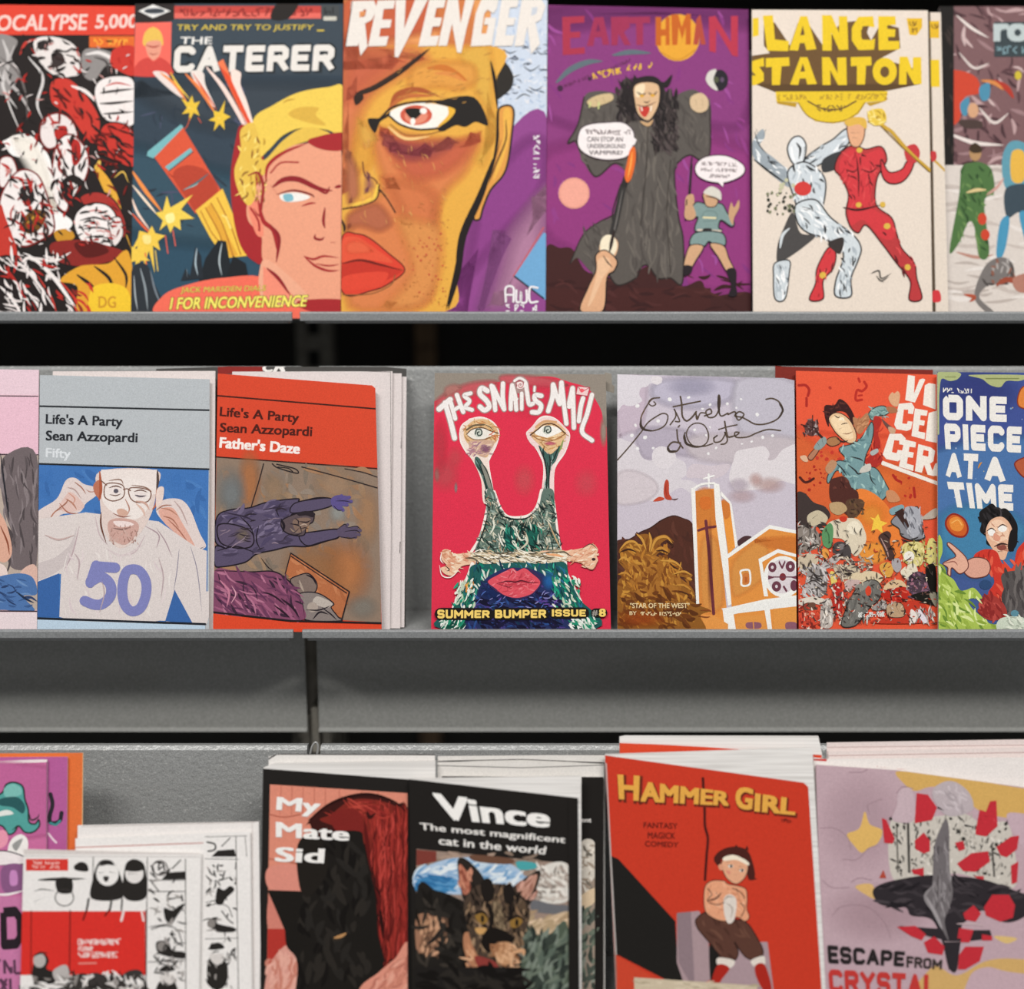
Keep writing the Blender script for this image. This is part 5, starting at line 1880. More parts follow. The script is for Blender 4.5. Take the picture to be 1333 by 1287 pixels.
vis_art = '''
@ 1030 480 6.665
G e2583a 1 60 -40,-40 1400,-40 1400,300 1000,600 -40,500
G e06a3a 0.8 90 -40,500 400,700 900,800 1400,900 1400,1300 -40,1300
H e8763a 0.8 800,1000 360,240
# red rope bits and symbols
C a82a22 24 70,140 130,140 160,180 150,230
L a82a22 22 138,250 138,320
C b52e24 20 590,80 600,110
C b52e24 22 640,110 660,150 620,190 580,180 565,230 570,270 620,265
C b52e24 16 590,230 620,225
D b5382a 152 1 340,160 346,164 10 14
D c23a2c 153 14 200,700 460,800 6 18
D a82a22 154 16 120,840 300,1120 5 14
D b52e24 155 12 830,880 1230,1120 5 16
C a82a22 22 890,920 920,960 960,980
C a82a22 22 1070,1030 1080,1110
C 4a1d1a 22 80,940 120,980 160,975 200,950
# lettering
P ece4da 1020,50 1080,60 1072,210 1120,90 1150,80 1170,90 1080,290 996,268
P ece4da 1166,140 1200,120 1260,130 1260,350 1150,310
P ece4da 940,300 1050,290 1076,330 1064,390 1020,384 1022,352 984,350 970,470 1010,476 1018,450 1060,456 1046,520 1010,536 920,520 900,480
P ece4da 1080,340 1190,360 1184,404 1130,400 1124,440 1166,448 1160,490 1118,484 1110,540 1170,552 1164,610 1050,580
P ece4da 1200,380 1270,360 1270,640 1170,620
P ece4da 860,560 960,560 1000,600 988,660 944,652 944,620 900,616 880,720 920,730 930,700 972,706 960,780 930,800 830,780 800,740
P ece4da 990,610 1090,634 1084,680 1032,674 1026,716 1070,724 1062,770 1018,764 1010,820 1070,836 1064,884 940,846
P ece4da 1110,650 1220,680 1256,710 1240,800 1210,820 1250,930 1190,916 1160,830 1140,900 1080,886
P dd5236 1156,700 1200,712 1196,760 1146,748
P ece4da 1256,820 1290,810 1290,930 1220,920
L ece4da 18 786,800 1290,990
L ece4da 26 800,820 1290,1000
# flying figure
S 3a1c1c 290,340 310,310 380,310 420,260 470,280 520,340 560,430 540,480 480,380 400,370 340,420 330,500 300,430
X 2a1214,4a2424,5c3028 156 40 290,280 540,450 50 14 30 60 290,340 310,310 380,310 470,280 540,430 400,370 340,420 300,430
SO e2bd94 3a2420 8 330,430 380,380 450,390 520,450 570,560 560,630 500,640 420,580 370,520
S efd3ac 350,440 400,400 460,430 520,500 540,600 460,590 390,520
B 3a2420 10 380,400 410,420 430,410
B 3a2420 10 440,480 470,470 500,470
B 5a3426 9 420,520 450,510
B f6ead0 24 420,440 450,430 460,450
B 8a5a44 8 450,560 500,560 540,540
S b07a56 540,420 600,430 660,380 700,400 660,490 610,560 570,540
X a06a48,c89068 157 20 560,420 690,540 50 12 130 40
SO 7fa09c 33302e 8 680,380 740,330 810,320 860,360 820,400 770,400 740,440 700,440
X 9cbab4,5c7c7a 158 26 690,330 850,420 40 10 20 50
S a8704e 830,330 900,330 930,370 860,380
S d8a680 850,250 880,200 900,210 930,190 950,230 930,320 880,310
S 6a4a44 790,430 850,480 910,530 880,550 820,490
S c7a083 850,500 910,520 900,560 860,550
S ab2f28 720,420 790,440 760,560 780,640 760,720 800,790 720,860 620,800 680,760 720,660
X c23a2c,8a1f1e 159 20 650,450 790,840 60 12 100 40
SO 75979a 33302e 8 420,690 560,640 640,560 700,460 720,520 700,640 650,760 640,880 700,850 760,880 830,1000 850,1060 780,1140 640,1060 500,1020 480,940 400,880 330,990 320,930 400,800 500,800
X 8fb3b0,587a7e,6a8c90,a0c0bc 160 90 340,520 840,1120 70 18 60 60 420,690 560,640 700,460 720,520 650,760 700,850 830,1000 780,1140 640,1060 500,1020 400,880 400,800 500,800
B 2c2c2e 14 500,830 560,880 590,910 650,880
B 2c2c2e 12 520,760 600,780 630,800
B 2c2c2e 10 680,870 700,960 740,1010
B 2c2c2e 12 400,820 450,870 490,930
S c9c4ba 620,850 690,820 690,880 600,900
S a8b0ae 690,720 750,690 760,720 710,750
S b98a68 300,860 350,790 400,810 380,870 330,910
SO a8764e 3a2420 7 330,600 400,590 430,640 360,670 310,640
S 4f2a24 340,980 400,940 480,940 540,1060 560,1160 360,1160
X 3a1c1a,6a3a30 161 30 350,960 540,1130 60 14 70 30 340,980 400,940 480,940 540,1060 560,1160 360,1160
B 3a2420 14 400,600 450,630 500,620
SO b07a5e 3a2420 6 150,760 210,690 260,670 230,730 180,790
S 8a9a98 200,680 260,600 300,590 310,640 250,700
B 2c2c2e 12 230,640 260,690
B 2c2c2e 10 270,600 290,680
S d9b090 80,760 130,750 150,800 110,800
S 5a3a38 120,500 160,440 230,470 240,540 190,580 140,560
X 3a2422,8a6a68,a89a98 162 24 110,430 240,570 50 12 60 90
L 3a2422 20 220,540 270,590
L 3a2422 8 90,480 240,520
L 3a2422 8 190,400 190,570
S c88a62 830,1060 900,1060 950,1140 850,1150
# lower half
@ 1030 640 6.665
S e57f38 560,0 700,0 860,150 960,400 950,560 820,560 760,460 620,430 560,560 520,300
G ec9a40 0.9 40 600,440 820,440 820,620 600,620
H e8923c 0.8 700,200 160,140
P efc548 700,340 720,250 690,220 730,230 760,190 780,250 840,270 790,300 800,360 750,320
S 4f2a24 360,-20 560,-20 590,80 560,180 520,220 380,100
S 5a4030 480,80 600,60 640,110 580,210 500,220
X 3a2a20,6a5036 163 22 500,60 630,210 40 14 60 60
# junk heap
S 3f3432 50,20 120,10 200,90 300,130 340,220 200,300 60,260
S c4b79c 150,200 240,160 320,220 290,280 200,300 150,270
B 3a3430 14 190,230 240,190
S b89a72 340,100 440,90 490,150 420,200 350,170
S 8a8078 60,300 200,320 260,400 240,480 60,520
X a8a09a,5a5450,d0c8c0,3a3432 164 90 60,280 300,700 70 16 60 80
S d9ccb4 340,260 560,230 640,330 650,440 560,560 460,420 380,400 300,380
E c73a26 456 236 34 26
S eadfc8 490,290 560,250 610,310 560,370 500,350
B 3a2a26 12 530,300 545,340
S 5c9060 280,330 340,270 370,330 350,480 290,470 270,400
B 3f6a44 12 300,320 330,380 330,460
S 4a4444 370,460 430,430 510,470 520,560 440,590 370,540
S 7a7474 400,470 450,450 470,480 420,510
S e39a48 270,500 320,500 330,560 290,580
S b9b2b0 260,640 400,540 440,570 330,660
B 4a4444 10 300,600 400,550
S c9b9a0 70,560 200,540 240,600 150,680 80,660
S 9a9492 150,680 230,640 310,680 310,860 230,920 130,860
X b8b2b0,5a5452,d0cac8 165 60 100,640 310,900 70 18 50 40
B 3a3432 14 170,680 230,730 300,720
B 3a3432 12 130,800 200,770 290,830
S dcc66a 340,700 380,700 400,780 360,820
S c7b9a0 380,640 560,640 600,700 480,760 400,720
X 6a5a50,d8c9b4,8a7c70,a89c90,4a4040 166 110 360,560 700,760 60 14 30 70
S d9c6a4 500,740 560,700 720,690 800,740 760,800 700,770 640,790 560,770 510,770
S c3a9a4 480,770 600,770 560,830 480,850
S b02a24 360,820 440,810 440,1060 380,1060
X c43a2c,8a1f1e,d8ccc0,5a4a48 167 70 330,800 500,1140 50 16 80 60
S d9cfc0 70,940 180,910 290,930 270,980 150,960 80,990
S 6a4a3a 110,980 200,960 230,1020 130,1030
S d04a34 80,1060 150,1030 240,1060 240,1140 80,1180
E e8a890 160 1064 50 22
X d04a34,e8d8c8,7a2a24,a83a2e 168 60 70,980 300,1190 50 16 60 70
S b9b0a8 270,960 350,940 360,1160 260,1160
X d8d0c8,8a8480,eee6dc 169 30 260,950 370,1160 50 12 80 30
SO 6f6d68 2f2c2a 8 440,1160 480,1010 540,880 640,780 740,770 790,850 760,940 700,990 640,1060 560,1160
X 7f7c76,5f5d59 170 30 480,820 720,1120 90 18 110 20
E d0452c 672 860 26 44
SO c9b9a8 3a302c 6 760,1000 790,930 830,960 830,1020
S 8a8880 560,820 620,790 700,770 620,860
# mid right
S 4a3430 760,390 830,340 870,370 860,440 900,560 850,590 800,480
B b0908a 12 780,400 830,500 850,570
S d8a04a 770,640 850,610 890,680 860,740 800,720
B b07020 8 800,660 850,690
S a8a2a4 880,590 940,580 960,660 920,700 880,650
SO 8a8a90 33302e 8 870,260 950,180 1080,130 1110,160 1140,330 1160,400 1060,420 960,380 940,320
S a8a9b0 990,140 1110,150 1130,330 1060,400 1020,300
S 7fa0a6 860,150 960,110 980,150 880,200
P 3a2622 900,180 970,140 1040,330 1000,320
X b4b4ba,6a6a72 171 30 990,150 1150,400 70 14 70 20
B 2f2a2a 16 960,410 1060,440 1170,390
S b5a89a 1140,220 1260,140 1260,220 1150,240
S d8cc86 970,460 1130,440 1160,560 1120,640 1000,620
X eee0a0,b0a25a,c8bc78,8a7c3a 172 80 970,430 1260,640 50 14 70 60
E ece6da 1026 560 46 46
S d3c97c 1190,430 1250,420 1260,640 1180,600
S e0d6c0 950,690 1060,620 1100,700 1020,760
S d8b890 800,840 870,770 960,770 1000,830 900,860
S b52a1e 780,890 880,840 1000,830 1010,930 880,960
X c8362a,8a1a14,d85a48 173 50 780,840 1180,1130 60 18 30 50
S c03a28 980,960 1120,950 1190,1020 1180,1130 720,1140 760,1100 980,1080
S 4a3a44 1020,740 1110,690 1200,760 1190,900 1080,900 1010,830
X 7a5a6c,9a6a7a,2f2630,5a4658 174 60 1010,700 1210,920 50 16 60 70
S 14130f 1170,660 1250,640 1260,860 1200,840
S 1b1a15 1040,900 1260,860 1260,980 1160,960
S 8f8a78 1200,890 1260,880 1260,1000
X d8d0c4,8a7c78,b8aea6 175 30 1030,1020 1250,1140 60 14 80 30
S e6dcd4 1040,1020 1090,1060 1080,1130 1040,1130
S e0d8e0 1110,1010 1180,1110 1160,1140 1110,1080
SO b89a7a 4a302a 6 830,990 900,960 970,980 980,1080 850,1080
B 4a302a 9 860,1000 880,1060
B 4a302a 9 910,990 950,1070
S 9a9490 700,1010 800,940 830,1000 760,1030
W d8d8d2 586,1046 824,1040 42 20
W d8d8d2 590,1050 824,1042 40 21
C c8ccc6 14 660,1090 660,1140
X d8c8b0,6a4a40,a89888,3a2c28,b84a34,c9c1b8,4c4440 176 330 60,420 1250,1150 34 9 50 90
X 2c2422,2c2422,443a36 177 130 60,240 1250,1150 60 8 50 90
'''
comic('comic_book', 'orange-red comic with a figure in ragged blue leaping over a heap of junk', 'middle shelf comics',
 [(1036.8, 482), (1219, 487), (1262, 488), (1266, 829), (1040.5, 829)], MID, 'de5739', vis_art, fwd=-0.002)
comic('comic_book', 'blue comic with big white lettering and a black-haired man in red shirt', 'middle shelf comics',
 [(1220.3, 484), (1452, 486), (1456, 829), (1221.6, 829)], plane('mid', 0, None, 0.0048), '43598f', '''
@ 1215 480 3.788
R 40508f 0 0 1000 420
G 4a70a4 1 50 0,380 1000,380 1000,1000 0,1000
G 4a8ab2 0.8 60 20,700 300,640 500,800 300,1000 40,960
H 3a4282 0.7 200,120 260,140
D 7a9ac0,c8b88a,9aa8c8 181 30 60,100 440,800 2 5
S a9b27c 20,20 130,20 120,50 80,60 40,50 30,120 24,200
S aab07a 180,30 440,30 460,46 420,60 360,60 330,90 280,80 240,50
C 8a9260 6 60,40 110,40
C 7a8250 6 260,48 420,48
L aab080 10 24,60 24,320
W e6e2da 50,93 214,99 22 19
K e8e4de 0.29 46,126 362,138 362,262 48,252 ONE
K e8e4de 0.29 52,268 436,286 432,414 60,396 PIECE
K e8e4de 0.29 62,412 222,420 214,546 64,534 AT
K e8e4de 0.29 254,430 352,436 352,560 256,552 A
K e8e4de 0.29 66,556 394,572 394,700 92,682 TIME
# oranges
SO c75c26 8a2a20 9 66,740 100,715 150,740 170,790 150,826 100,820 64,780
S e08a3a 80,745 120,730 150,770 130,800 90,790
C f0b060 5 90,760 120,745 140,770
SO d9803a 8a3a20 6 415,150 440,90 500,90 500,190 430,190
SO b0583a 7a2a20 6 400,470 440,440 500,430 500,540 440,530
B c88a3a 8 220,490 230,470 240,460
# hair
S 1d1a1b 226,710 260,680 290,664 320,690 360,690 400,740 416,790 400,880 380,900 270,870 260,830 230,800 236,760
P 1d1a1b 230,760 218,730 246,720 240,690 268,690 276,664 300,680
X 2d2a2c,0f0e10,453f42 182 40 240,690 400,860 50 10 60 50 226,710 290,664 400,740 400,880 270,870 236,760
# face
S e0b294 262,780 290,740 340,730 380,770 390,830 370,890 350,940 320,930 280,870 260,830
S edc8ac 280,760 330,745 370,790 360,840 300,850 270,820
X c9957a,f0d2b8,b98068 183 26 270,760 380,920 34 7 20 50 262,780 340,730 390,830 350,940 280,870
E f0ece6 286 806 18 18
E f0ece6 340 788 22 16
B 3a2420 6 262,800 286,786 306,800
B 3a2420 6 316,784 340,768 366,780
S d99a80 300,810 330,830 320,850 296,840
B 3a2422 10 300,876 336,862 370,868
S 8a4a40 312,876 350,868 360,886 330,896
B 3a2422 8 318,900 344,900
S 1d1a1b 380,800 410,790 412,860 384,900 366,880
# red shirt
S c9382c 200,920 250,890 310,900 340,960 390,980 420,880 500,860 500,1240 350,1140 330,1160 270,1110 300,1050 270,980 220,960
X d84a38,a82a24,e06048 184 60 210,890 470,1150 60 14 70 40 200,920 250,890 340,960 420,880 500,860 500,1100 330,1150 300,1050
S d9462f 340,960 390,985 430,900 440,960 400,1010 350,1010
S 55504f 340,1010 470,990 500,1000 500,1260 420,1240 360,1200 350,1100
X 6a6462,454040 185 40 350,1000 470,1230 90 16 80 20
S a23a34 230,1170 270,1110 340,1150 360,1220 280,1240 220,1200
X 8a2a28,b84c44 186 24 230,1120 350,1230 50 12 60 40
# arm and hand
SO d8a08c 6a3a34 5 150,960 200,930 260,940 280,980 260,1020 190,1030 150,1000
SO dfab94 6a3a34 5 46,960 80,940 110,920 70,870 76,856 110,880 160,930 170,980 130,1010 90,980 84,1020 70,1010 70,980
B 8a4a40 5 100,930 140,950
B 8a4a40 5 50,960 100,950 120,970
E 2f4a72 256 1064 30 24
# green slime
S a8bf56 20,860 40,840 44,900 30,960 60,1010 100,1040 130,1090 160,1090 200,1080 240,1130 200,1130 170,1140 190,1180 250,1230 300,1260 450,1230 480,1320 10,1320
X c4d676,8aa23e,d8e49a,98b048,6a8a34 187 150 20,960 330,1280 60 14 60 50 20,860 44,900 60,1010 130,1090 240,1130 170,1140 250,1230 300,1270 450,1240 480,1320 10,1320
S c9d2c0 330,1230 440,1225 460,1290 320,1290
X e0e4d4,a8b0a0 188 20 340,1220 450,1290 40 8 20 40
E 5c8a9a 400 1205 20 16
''', edge='8a9a6a')
# ---------------------------------------------------------------- bottom row
LOW = plane('low')
G3 = 'bottom shelf comics'
comic('comic_book', 'comic with an orange edge at the back of the pink stack, bottom left', G3,
 [(-190, 983), (104.5, 981), (101.5, 1340), (-192, 1340)], LOW, 'e0723c', '''
@ 0 940 3.7086
L e9c48a 9 390,150 376,1400
''', fwd=-0.006, thick=0.002, edge='e6c8b0')
comic('comic_book', 'comic with a mauve strip and dark curling tail, second in the pink stack', G3,
 [(-190, 987), (86, 985.5), (83, 1340), (-192, 1340)], LOW, 'b45f98', '''
@ 0 940 3.7086
C 2c2a30 20 236,350 246,400 232,460 240,490 280,480 290,440
C 3f8a8a 12 236,490 262,498 282,480
C e8d0dc 10 226,540 250,570 264,584
''', fwd=-0.003, thick=0.002, edge='e6d8dc')
comic('comic_book', 'pink comic with a teal creature, front of the stack at bottom left', G3,
 [(-190, 997), (61.5, 988), (58, 1340), (-192, 1340)], LOW, 'c8709e', '''
@ 0 940 3.7086
P efe2e2 -800,150 230,180 230,192 -800,230
G c76a9e 0.9 30 -800,240 226,200 226,560 -800,560
L 8a5a78 3 226,190 224,560
SO 55a09a 23302f 8 10,340 30,300 70,290 110,310 120,370 136,420 140,480 170,490 186,470 190,500 160,530 120,530 90,500 70,530 40,540 10,500 -60,480 -60,380
S 7dbcb4 20,320 60,296 100,316 100,350 30,360
S 2c5a5c 0,370 80,360 120,400 110,440 60,410 0,400
B e4e6e0 26 -30,450 30,436 66,440
B 23302f 8 136,420 150,470 180,460 190,440
B 23302f 7 60,520 90,500 120,530
S f0ece8 40,600 60,560 100,540 130,560 136,600 120,640 60,660 40,640
S 9a9a98 60,590 110,560 80,620
SO efe6e6 3a3038 6 -60,640 20,620 120,650 130,680 20,690 -60,690
S ea9ab0 -40,540 20,520 40,560 20,600 -40,610
R b56a9a -800 690 124 830
S 8a5a84 10,700 110,690 120,800 20,820
S c98ac0 50,720 80,720 84,780 50,784
B efe6e6 12 -40,830 40,830 120,810
R c87ba6 -800 840 130 1500
K 2a2228 0.24 -130,905 108,885 116,1090 -130,1110 ND
W 5a3a50 -100,1152 100,1144 66 22
W 5a3a50 -100,1242 100,1234 66 23
''', fwd=0.0, thick=0.002)
bw_strip = '''
R ebe6e4 X0 0 X1 1400
'''
comic('comic_book', 'third white booklet at the back of the small black and white stack', G3,
 [(103, 1073), (338, 1068), (341.5, 1340), (100, 1340)], LOW, 'e9e4e1', '''
@ 0 940 3.7086
L b8aca8 3 400,500 1240,478
L c8bcb8 3 1222,480 1232,1300
''', fwd=0.003, thick=0.0015)
comic('comic_book', 'second black and white booklet, its inked strip showing right of the front one', G3,
 [(102, 1089), (328, 1080), (331, 1340), (100, 1340)], LOW, 'ece8e5', '''
@ 0 940 3.7086
L b04a42 4 380,596 990,574
L 4a4644 3 1000,545 1200,540
L 4a4644 4 1148,545 1160,1300
L 4a4644 3 1192,545 1200,640
C 2a2725 8 1010,570 1046,580 1046,606 1014,614
L 2a2725 5 1080,590 1120,550
P 2a2725 1030,640 1060,610 1140,604 1150,640
L 2a2725 3 1000,650 1160,652
B 6a2a28 12 1008,690 1030,712
B 2a2725 30 1070,752 1130,736
S 2a2725 1060,790 1090,800 1120,780 1140,800 1100,840 1080,870 1050,860
B 2a2725 5 1000,800 1060,796
B 2a2725 5 1000,860 1050,850 1080,850
C 2a2725 4 1010,880 1060,864 1110,880 1130,930
C 2a2725 6 1080,900 1110,940 1134,960
S 2a2725 1020,940 1060,930 1060,960 1140,980 1140,1000 1060,1000 1020,970
E 8a8480 1030 960 20 22
L 2a2725 3 1000,1034 1160,1030
B 2a2725 34 1020,1080 1060,1068 1094,1076
S 2a2725 1010,1160 1030,1120 1060,1160 1090,1130 1110,1180 1100,1250 1060,1280 1016,1250
S d8d2ce 1020,1110 1050,1104 1090,1110 1080,1150 1040,1150
X 2a2725,2a2725,a09a96 201 60 1006,660 1150,1300 40 8 60 80
''', fwd=0.006, thick=0.0015)
comic('comic_book', 'black and white booklet with a broad red band, front of the small stack', G3,
 [(37.5, 1101.5), (266, 1107), (263, 1340), (32, 1340)], LOW, 'ece8e5', '''
@ 0 940 3.7086
R d6ceca 130 600 980 624
L b8b0ac 3 140,632 980,636
R d63a32 150 646 352 702
W f0c8c0 182,656 312,660 14 24
W f0c8c0 182,676 312,680 14 25
L 3a3634 4 472,636 470,830
L 3a3634 4 730,640 724,1300
L 3a3634 4 912,646 914,1300
S 2a2725 380,680 410,660 440,670 446,704 390,700
B 2a2725 14 210,746 300,742 440,740
S 2a2725 296,740 366,740 372,800 340,812 300,800
O 3a3634 5 334,830 44 40
B 3a3634 5 190,800 230,790 290,800
B 3a3634 5 190,850 240,830
S 2a2725 470,740 500,660 560,656 600,720 612,830 466,836
E ece8e5 540 716 54 58
B 2a2725 18 506,676 540,664 574,676
B 2a2725 10 500,712 530,708
B 2a2725 10 550,708 580,712
S 3a3634 520,730 546,730 540,752 526,752
S 2a2725 620,830 622,690 650,650 690,652 720,690 722,830
E e4dfdc 668 716 44 46
S 2a2725 622,690 668,656 712,690 690,704 640,704
B 2a2725 10 640,716 690,716
C 3a3634 10 450,836 440,890 424,930
C 3a3634 10 560,836 550,890 530,916
C 3a3634 8 610,836 606,890
R d8332c 120 895 720 1200
C 5a1a18 8 440,890 424,936
C 5a1a18 8 548,890 528,916
C e8d8d4 12 616,900 606,940
C e8d8d4 10 704,900 712,940
L 4a1a1a 4 176,890 174,1200
L 4a1a1a 5 362,890 358,1200
L 6a2220 4 724,890 722,1200
W ecd0cc 400,1030 600,1028 24 26
W ecd0cc 400,1031 600,1029 24 36
W ecd0cc 402,1062 470,1062 22 27
W ecd0cc 402,1062 470,1062 22 37
W ecd0cc 402,1092 600,1090 24 28
W ecd0cc 402,1092 600,1090 24 38
L e28a80 8 404,1144 486,1142
# lower black figures
S 2a2725 180,1180 200,1120 240,1100 260,1130 250,1170 300,1190 280,1240 190,1230
E b8b2ae 216 1130 30 34
B 2a2725 10 186,1110 220,1094 256,1096
S b9b3b0 280,1180 340,1150 356,1200 300,1230
S 3a3634 360,1210 440,1196 500,1190 560,1230 640,1180 700,1180 722,1240 722,1310 360,1310
X ece8e5,2a2725,8a8480,d8d2ce 202 90 370,1190 720,1310 50 12 60 70
X ece8e5,2a2725,8a8480 203 40 130,1210 360,1310 60 12 20 40
P ece8e5 120,1200 180,1200 190,1250 124,1260
S 3a3634 480,1200 520,1196 540,1220 490,1230
# right column
O 6a6462 6 790 688 36 34
C 2a2725 7 770,660 806,668 812,700
L 2a2725 5 850,690 890,650
P 2a2725 800,742 830,710 910,704 916,740
L 2a2725 3 736,746 914,744
L 2a2725 5 746,748 786,800
L 2a2725 3 736,800 914,800
B 2a2725 26 830,836 886,830
S 2a2725 810,880 850,890 880,870 910,860 870,920 850,950 820,940
B 2a2725 5 740,880 820,876
B 2a2725 4 736,970 800,960 850,950
C 2a2725 4 750,980 810,964 870,980 896,1040
C 2a2725 6 840,1000 870,1040 900,1060
S 2a2725 776,1040 830,1040 850,1080 908,1090 906,1120 830,1110 780,1090
E 8a8480 800 1062 22 24
L 2a2725 3 736,1136 910,1130
B 2a2725 30 790,1176 830,1166 864,1172
S 2a2725 776,1290 790,1230 830,1250 860,1230 874,1300
S d8d2ce 790,1200 830,1194 858,1204 850,1240 806,1244
X 2a2725,2a2725,a09a96 204 70 740,660 908,1300 40 8 60 80
''', fwd=0.0095, thick=0.002)

comic('comic_book', 'second dark comic, its top edge showing behind the red-haired woman comic', G3,
 [(349, 985), (362, 981.5), (566, 982), (567, 1340), (345, 1340)], LOW, 'dcd8d4', '''
@ 320 940 2.777
L 1e1c1a 5 70,140 110,116 690,118
L 35322f 3 90,156 690,146
L 1c1a18 7 690,112 700,140
''', fwd=-0.002, thick=0.003, edge='dcd8d4')
sid = comic('comic_book', 'black-bordered comic with a red-haired woman behind a black cat silhouette', G3,
 [(343.4, 999.5), (534.5, 1013.8), (560, 1016), (560, 1340), (338.6, 1340)], LOW, '211e1c', '''
@ 320 940 2.777
P d98a74 90,222 590,254 590,1100 76,1100
C c47460 4 130,226 126,330
C c47460 4 170,228 168,330
C c47460 4 210,230 208,330
C c47460 4 250,232 250,330
C c47460 4 290,236 290,300
C c47460 4 340,238 340,280
C c47460 4 420,244 420,262
C c47460 4 480,248 480,262
C a85a48 4 88,330 140,340 200,330
C a85a48 4 88,490 150,500 200,510
S d98c7c 86,520 200,520 210,610 90,600
S cf7f70 90,620 140,690 150,740 84,740
P b0362e 82,742 146,742 152,800 96,900 80,900
S d89a8c 80,900 150,800 190,860 200,1100 76,1100
X e2a898,c8806e 213 40 80,850 210,960 60 14 110 30
# head of hair
S 3a1714 220,370 290,300 380,265 460,262 540,290 590,340 590,820 540,850 480,900 420,960 240,1100 190,1000 240,420
S 7a2820 310,330 380,280 460,276 540,300 590,350 590,800 540,845 500,840 480,700 470,560 420,430 340,380 270,350
X a5362c,7a221e,b8423a,5a1816,8e2c26,962e28 214 420 420,330 590,830 120 6 92 8 440,320 540,300 590,350 590,800 540,845 500,840 470,600
X a83a30,b8463a,8e2a26 215 60 300,280 560,340 70 5 20 30 310,330 380,284 460,280 540,300 580,340 500,350 400,350
S 7a2420 310,330 400,310 430,380 400,420 330,390
B 3a1412 14 440,320 450,340 470,326
X 5a1816,2a0f0e 216 60 400,380 520,820 120 12 88 10 410,380 440,400 480,600 500,840 470,860 440,700
B 2a0f0e 10 230,350 300,295 380,264 460,258 540,285 592,330
# black cat shape
S 1c1916 86,604 130,618 200,608 230,580 190,520 230,440 300,400 410,390 430,440 470,620 480,760 500,870 430,960 410,1100 190,1100 190,870 150,800 140,700 100,640
P 1c1916 82,602 200,606 240,800 150,760
X 262320,14110f,2a2622 217 90 200,420 470,950 80 22 80 40 240,440 410,400 470,620 490,870 410,960 200,950 200,620
S 201c18 190,440 260,400 300,520 240,620 200,600
B b98a5a 12 322,774 345,768 368,756
B 4a3a2a 8 320,780 350,782
S d9907c 410,964 480,900 540,850 590,800 590,1100 410,1100
X e0a08c,c8806c,b87060 218 60 430,860 590,960 50 10 120 40 430,964 590,820 590,1000 430,1000
R 1c1a18 586 60 640 1200
# lettering
T efece8 0.04 120,268 272,276 262,340 116,326 My
T efece8 0.04 116,358 374,378 372,424 116,410 Mate
T efece8 0.04 116,448 284,454 280,504 112,498 Sid
''', pages=[(344, 998), (360, 993), (567, 990), (568, 1340), (339, 1340)], fwd=0.003, thick=0.004)
for lab, ol, f in (
 ('comic at the very back of the cat comic stack, top edge above the others', [(569, 986), (789, 984), (789, 1340), (568, 1340)], -0.009),
 ('comic third from the front of the cat comic stack, white pages showing', [(569, 991.5), (787, 994), (787, 1340), (568, 1340)], -0.0055)):
    comic('comic_book', lab, G3, ol, LOW, 'd9d5d0', '''
@ 320 940 2.777
L 2a2725 4 690,125 900,122 1300,122
L 2a2725 3 692,146 1000,140 1300,152
L 6a6664 3 692,160 1000,168 1300,158
''', fwd=f, thick=0.002, edge='2a2725')
